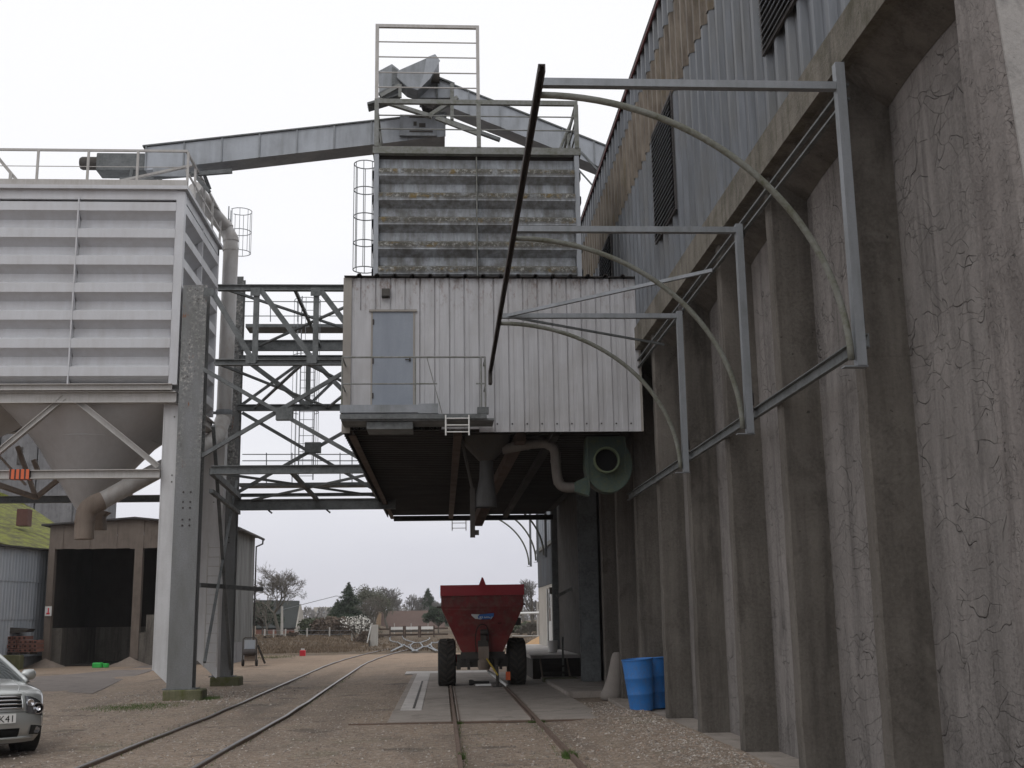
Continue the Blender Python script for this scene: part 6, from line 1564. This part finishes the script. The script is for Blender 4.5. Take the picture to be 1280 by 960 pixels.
branch_tree('bare_shrub', 'low reddish bare shrub left of the gable shrub, near the fence posts', 'shrub', onb(350,102), hgt(350,790,102), 1.2, .05, M['scrub'], 5, 34, .02, splits=3, first=.24, ntrunk=5)
branch_tree('bare_shrub', 'brown thicket of bare stems beside the pale concrete pillar', 'shrub', onb(460,100), hgt(460,780,100), 1.1, .05, M['scrub'], 5, 35, .02, splits=3, first=.26, ntrunk=6)
branch_tree('bare_shrub', 'tall bare thicket right of the red spreader, below the white barrier', 'shrub', onb(664,96), hgt(664,770,96), 1.1, .05, M['twig'], 5, 36, .024, splits=3, first=.26, ntrunk=6)
leafy('conifer', 'dark pointed conifer, tallest evergreen left of the long brown roof', 'tree', onb(435,135), hgt(435,727,135), 3.4, M['ever'], 'cone', 5, 22000, .17)
leafy('evergreen_tree', 'broad grey-green evergreen just right of the pointed dark conifer', 'tree', onb(459,142), hgt(459,732,142), 2.9, M['grey_leaf'], 'round', 6, 7000, .12)
leafy('evergreen_tree', 'dark bushy evergreen filling the gap left of the pointed conifer', 'tree', onb(421,138), hgt(421,748,138), 2.0, M['ever2'], 'cone', 7, 9000, .15)
leafy('hedge_bush', 'low green hedge bush under the distant apartment block', 'hedge', onb(398,120), hgt(398,778,120), 2.4, M['ever2'], 'round', 8, 6000, .2)
branch_tree('bare_tree', 'grey bare tree mingled with the right side of the grey-green evergreen', 'tree', onb(466,128), hgt(466,738,128), .9, .14, M['twig'], 6, 71, .024, splits=3, first=.28)
branch_tree('bare_shrub', 'large brown bare shrub under the pointed conifer', 'shrub', onb(428,110), hgt(428,768,110), 1.2, .06, M['scrub'], 6, 72, .022, splits=3, first=.24, ntrunk=5)
branch_tree('bare_shrub', 'brown bare shrub between the gable and the conifer shrubs', 'shrub', onb(408,108), hgt(408,778,108), 1.2, .05, M['scrub'], 5, 73, .024, splits=3, first=.26, ntrunk=6)
branch_tree('bare_shrub', 'low twiggy shrub at the left end of the dry bank by the cart', 'shrub', onb(334,98), hgt(334,792,98), 1.2, .05, M['scrub'], 5, 74, .02, splits=3, first=.26, ntrunk=6)
leafy('hedge_bush', 'brown-green hedge bush between the gable and the conifers', 'hedge', onb(416,118), hgt(416,776,118), 2.2, M['scrub'], 'round', 9, 6000, .2)
leafy('evergreen_tree', 'dark evergreen behind the slate roof at the shed corner', 'tree', onb(328,128), hgt(328,752,128), 2.0, M['ever'], 'round', 10, 6000, .24)
leafy('fir_tree', 'distant solitary fir with layered branches above the brown roof', 'tree', onb(535,215), hgt(535,735,215), 4.0, M['ever'], 'cone', 12, 12000, .3)
leafy('evergreen_tree', 'dark evergreen bush against the left side of the red spreader', 'tree', onb(548,150), hgt(548,756,150), 1.7, M['ever'], 'round', 14, 9000, .16)
leafy('evergreen_shrub', 'green shrub right of the red spreader beside the thicket', 'shrub', onb(656,104), hgt(656,785,104), 1.6, M['ever2'], 'round', 15, 5000, .2)
k = 0
for px, py, Y in ((484,736,160),(472,738,185),(500,745,200),(512,741,200),(523,748,200),(545,746,200),(492,748,190),(560,748,220),(640,745,205),(655,738,160),(668,722,140),(682,720,145),(664,745,150),(690,730,150)):
    k += 1
    lab = ['slender bare tree left of the fir behind the long roof', 'bare tree rising over the left end of the long roof', 'low hazy bare tree over the middle of the brown roof', 'hazy bare tree nearer the fir over the brown roof', 'bare tree touching the left side of the fir', 'bare tree right of the fir beside the spreader rim', 'short bare tree peeping over the pale chimney', 'bare tree hidden behind the red hopper', 'bare tree behind the right rim of the hopper', 'bare tree just clear of the red hopper at right', 'tall bare tree in the gap beside the dock building', 'tall bare tree cut by the edge of the dock building', 'lower bare tree in the gap over the white barrier', 'bare tree behind the dock building'][k-1]
    branch_tree('bare_tree', lab, 'tree', onb(px,Y), hgt(px,py,Y), .85, .2, M['twig_pale'], 6, 50+k, .036, splits=3, first=.30, up=.5, group='bare trees on the skyline')

# tree belt on the horizon, read as one mass
m = MB(); rnd = random.Random(3)
for _ in range(26000):
    px = rnd.uniform(-300, 1500); Y = rnd.uniform(240, 330)
    top = 4.6+2.2*mnoise.noise(Vector((px*.02, 0, 0)))+.9*mnoise.noise(Vector((px*.09, 2, 0)))
    p_ = Vector((V(px,780,Y).x, Y, rnd.uniform(.3, max(.6, top))))
    u = Vector((rnd.gauss(0,.5), rnd.gauss(0,.5), rnd.gauss(0,1))).normalized(); v = u.orthogonal().normalized(); l_ = rnd.uniform(.4,1.0)
    m.add([p_-v*l_*.25, p_+u*l_, p_+v*l_*.25, p_-u*l_], [(0,1,2,3)])
tag(m.build('far_woodland', M['twig_pale'], fix=False), 'hazy belt of bare trees and scrub along the horizon', 'woodland', kind='stuff')

# dry grass over the bank, green tufts, loose gravel (uncountable)
def blades(name, mat, n, place, h, w_, label, cat, seed=1):
    rnd = random.Random(seed); m = MB()
    for _ in range(n):
        x_, y_ = place(rnd); z_ = gz(x_, y_); hh = h*rnd.uniform(.4,1.3); a = rnd.uniform(0,6.28)
        dx, dy = math.cos(a)*w_, math.sin(a)*w_; lx, ly = rnd.gauss(0,.35)*hh, rnd.gauss(0,.35)*hh
        m.v += [(x_-dx,y_-dy,z_-.01),(x_+dx,y_+dy,z_-.01),(x_+lx,y_+ly,z_+hh)]; q_ = len(m.v); m.f.append((q_-3,q_-2,q_-1))
    o = m.build(name, mat, fix=False); tag(o, label, cat, kind='stuff'); return o
blades('dry_grass', M['dry_grass'], 26000, lambda r: (r.uniform(-26,-6) if r.random() < .8 else r.uniform(-6,14), 73+abs(r.gauss(0,22))), .15, .035, 'dry brown grass on the bank beyond the sandy yard', 'grass', 2)
def patch(cx_, cy_, rx_, ry_):
    def f(r):
        while True:
            a, b = r.gauss(0,.45), r.gauss(0,.45)
            if a*a+b*b < 1: return cx_+a*rx_, cy_+b*ry_
    return f
g1 = at(170,884,Z=0)
blades('grass_patch', M['green_grass'], 2600, patch(g1.x, g1.y, 1.2, 1.5), .035, .006, 'thin green grass patch left of the front column block', 'grass', 3)
for (px, py, n_, lab, r_) in ((577,950,160,'green weed tuft beside the left rail in the foreground',.05),(712,948,420,'green weed tuft against the right rail in the foreground',.12),(262,874,300,'grass tuft at the foot of the front column block',.3),(340,822,900,'green weeds at the foot of the hand cart',1.6)):
    g_ = at(px,py,Z=0); blades('weed_tuft', M['green_grass'], n_, patch(g_.x,g_.y,r_,r_*2.2), .09, .006, lab, 'weeds', int(px))
def stones(name, n, place, s0, s1, mat, label, seed):
    rnd = random.Random(seed); m = MB()
    base = [(0,0,1),(.9,0,.1),(.28,.85,.1),(-.73,.52,.15),(-.72,-.53,.1),(.28,-.86,.15),(0,0,-.6)]
    fs = [(0,1,2),(0,2,3),(0,3,4),(0,4,5),(0,5,1),(6,2,1),(6,3,2),(6,4,3),(6,5,4),(6,1,5)]
    for _ in range(n):
        x_, y_ = place(rnd); s_ = s0+(s1-s0)*rnd.random()**3; a = rnd.uniform(0,6.28); ca, sa = math.cos(a), math.sin(a)
        ex, ey, ez = rnd.uniform(.7,1.3)*s_, rnd.uniform(.6,1.1)*s_, rnd.uniform(.4,.8)*s_
        b = len(m.v)
        for vx, vy, vz in base:
            vx *= ex*rnd.uniform(.8,1.2); vy *= ey*rnd.uniform(.8,1.2)
            m.v.append((x_+vx*ca-vy*sa, y_+vx*sa+vy*ca, gz(x_,y_)+hz(x_,y_)+vz*ez))
        m.f += [tuple(b+i for i in f_) for f_ in fs]
    o = m.build(name, mat, fix=False); tag(o, label, 'gravel', kind='stuff'); return o
def hz(x_, y_):  # the stones lie on a low drift against the footing
    return .11*smooth(2.3, 3.6, x_)*smooth(26, 22, y_)*smooth(12, 15, y_) if x_ > 2 else 0
def drift():
    m = MB(); xs = lin(1.9, 3.9, 14); ys = lin(10, 27, 60)
    grid_surf(m, lambda x_, y_: (x_, y_, gz(x_,y_)+hz(x_,y_)+.012*mnoise.noise(Vector((x_*4,y_*4,0)))-.012+.02*smooth(1.9,2.3,x_)), xs, ys)
    tag(m.build('gravel_drift', M['ground'], smooth=True), kind='structure')
drift()
stones('loose_gravel', 16000, lambda r: (3.85-abs(r.gauss(0,.85)), r.uniform(11,26.5)), .008, .042, M['stone'], 'pale loose gravel heaped along the foot of the concrete wall', 4)
stones('scattered_stones', 24000, lambda r: (r.uniform(-9,3.3), 11.5+24*r.random()**1.7), .007, .032, M['stone'], 'small stones scattered over the sandy yard', 5)
stones('rubble', 1500, lambda r: (r.gauss(-6,1.2), r.gauss(31.5,1.8)), .01, .06, M['stone'], 'rubble and crushed stone round the column blocks', 6)

def railside(r):
    y_ = 12+30*r.random()**1.4; k_ = r.choice((0,1,2,3,4,5))
    return ((.30,1.62,-4.80,-4.62,-3.08,1.80)[k_]+r.gauss(0,.035), y_ if k_ > 1 and k_ < 5 else min(y_, 21.8))
o_ = blades('trackside_weeds', M['green_grass'], 1500, railside, .05, .006, 'thin weeds and moss growing along the rails', 'weeds', 91)
def gust(m):
    for (px, py) in ((258,364),(320,364),(395,364),(320,450),(395,450),(256,466),(254,568)):
        q = V(px,py,TRY); m.box(q.x-.13, TRY-.10, q.z-.11, q.x+.13, TRY-.085, q.z+.11)
multi('plan_brace', M['truss'], TB, [lambda m, q=q: m.bar(*q, .07, .06) for q in [((-5.9,TRY,z_m),(-3.6,TRB,zm2)), ((-3.6,TRY,z_m),(-5.9,TRB,zm2)), ((-3.6,TRY,z_m),(-1.5,TRB,zm2)), ((-1.5,TRY,z_m),(-3.6,TRB,zm2))]])
multi('gusset_plate', M['truss'], TB, [lambda m, q=q: m.box(q.x-.13, TRY-.10, q.z-.11, q.x+.13, TRY-.085, q.z+.11) for q in [V(a_,b_,TRY) for a_, b_ in ((262,366),(320,366),(395,366),(314,450),(390,450))]])

# ------------------------------------------------------------------ air: even thin haze round everything
hm = bpy.data.materials.new('haze_air'); hm.use_nodes = True; nt = hm.node_tree
nt.nodes.remove(nt.nodes['Principled BSDF']); pv = nt.nodes.new('ShaderNodeVolumePrincipled')
pv.inputs['Density'].default_value = .00032; pv.inputs['Color'].default_value = (.985,.985,.99,1); pv.inputs['Anisotropy'].default_value = .2
nt.links.new(pv.outputs[0], nt.nodes['Material Output'].inputs['Volume'])
hb = MB(); hb.box(-610, -70, -1.1, 610, 660, 22.5)
tag(hb.build('haze', hm), 'thin pale winter haze softening the distant trees', 'haze', kind='stuff')
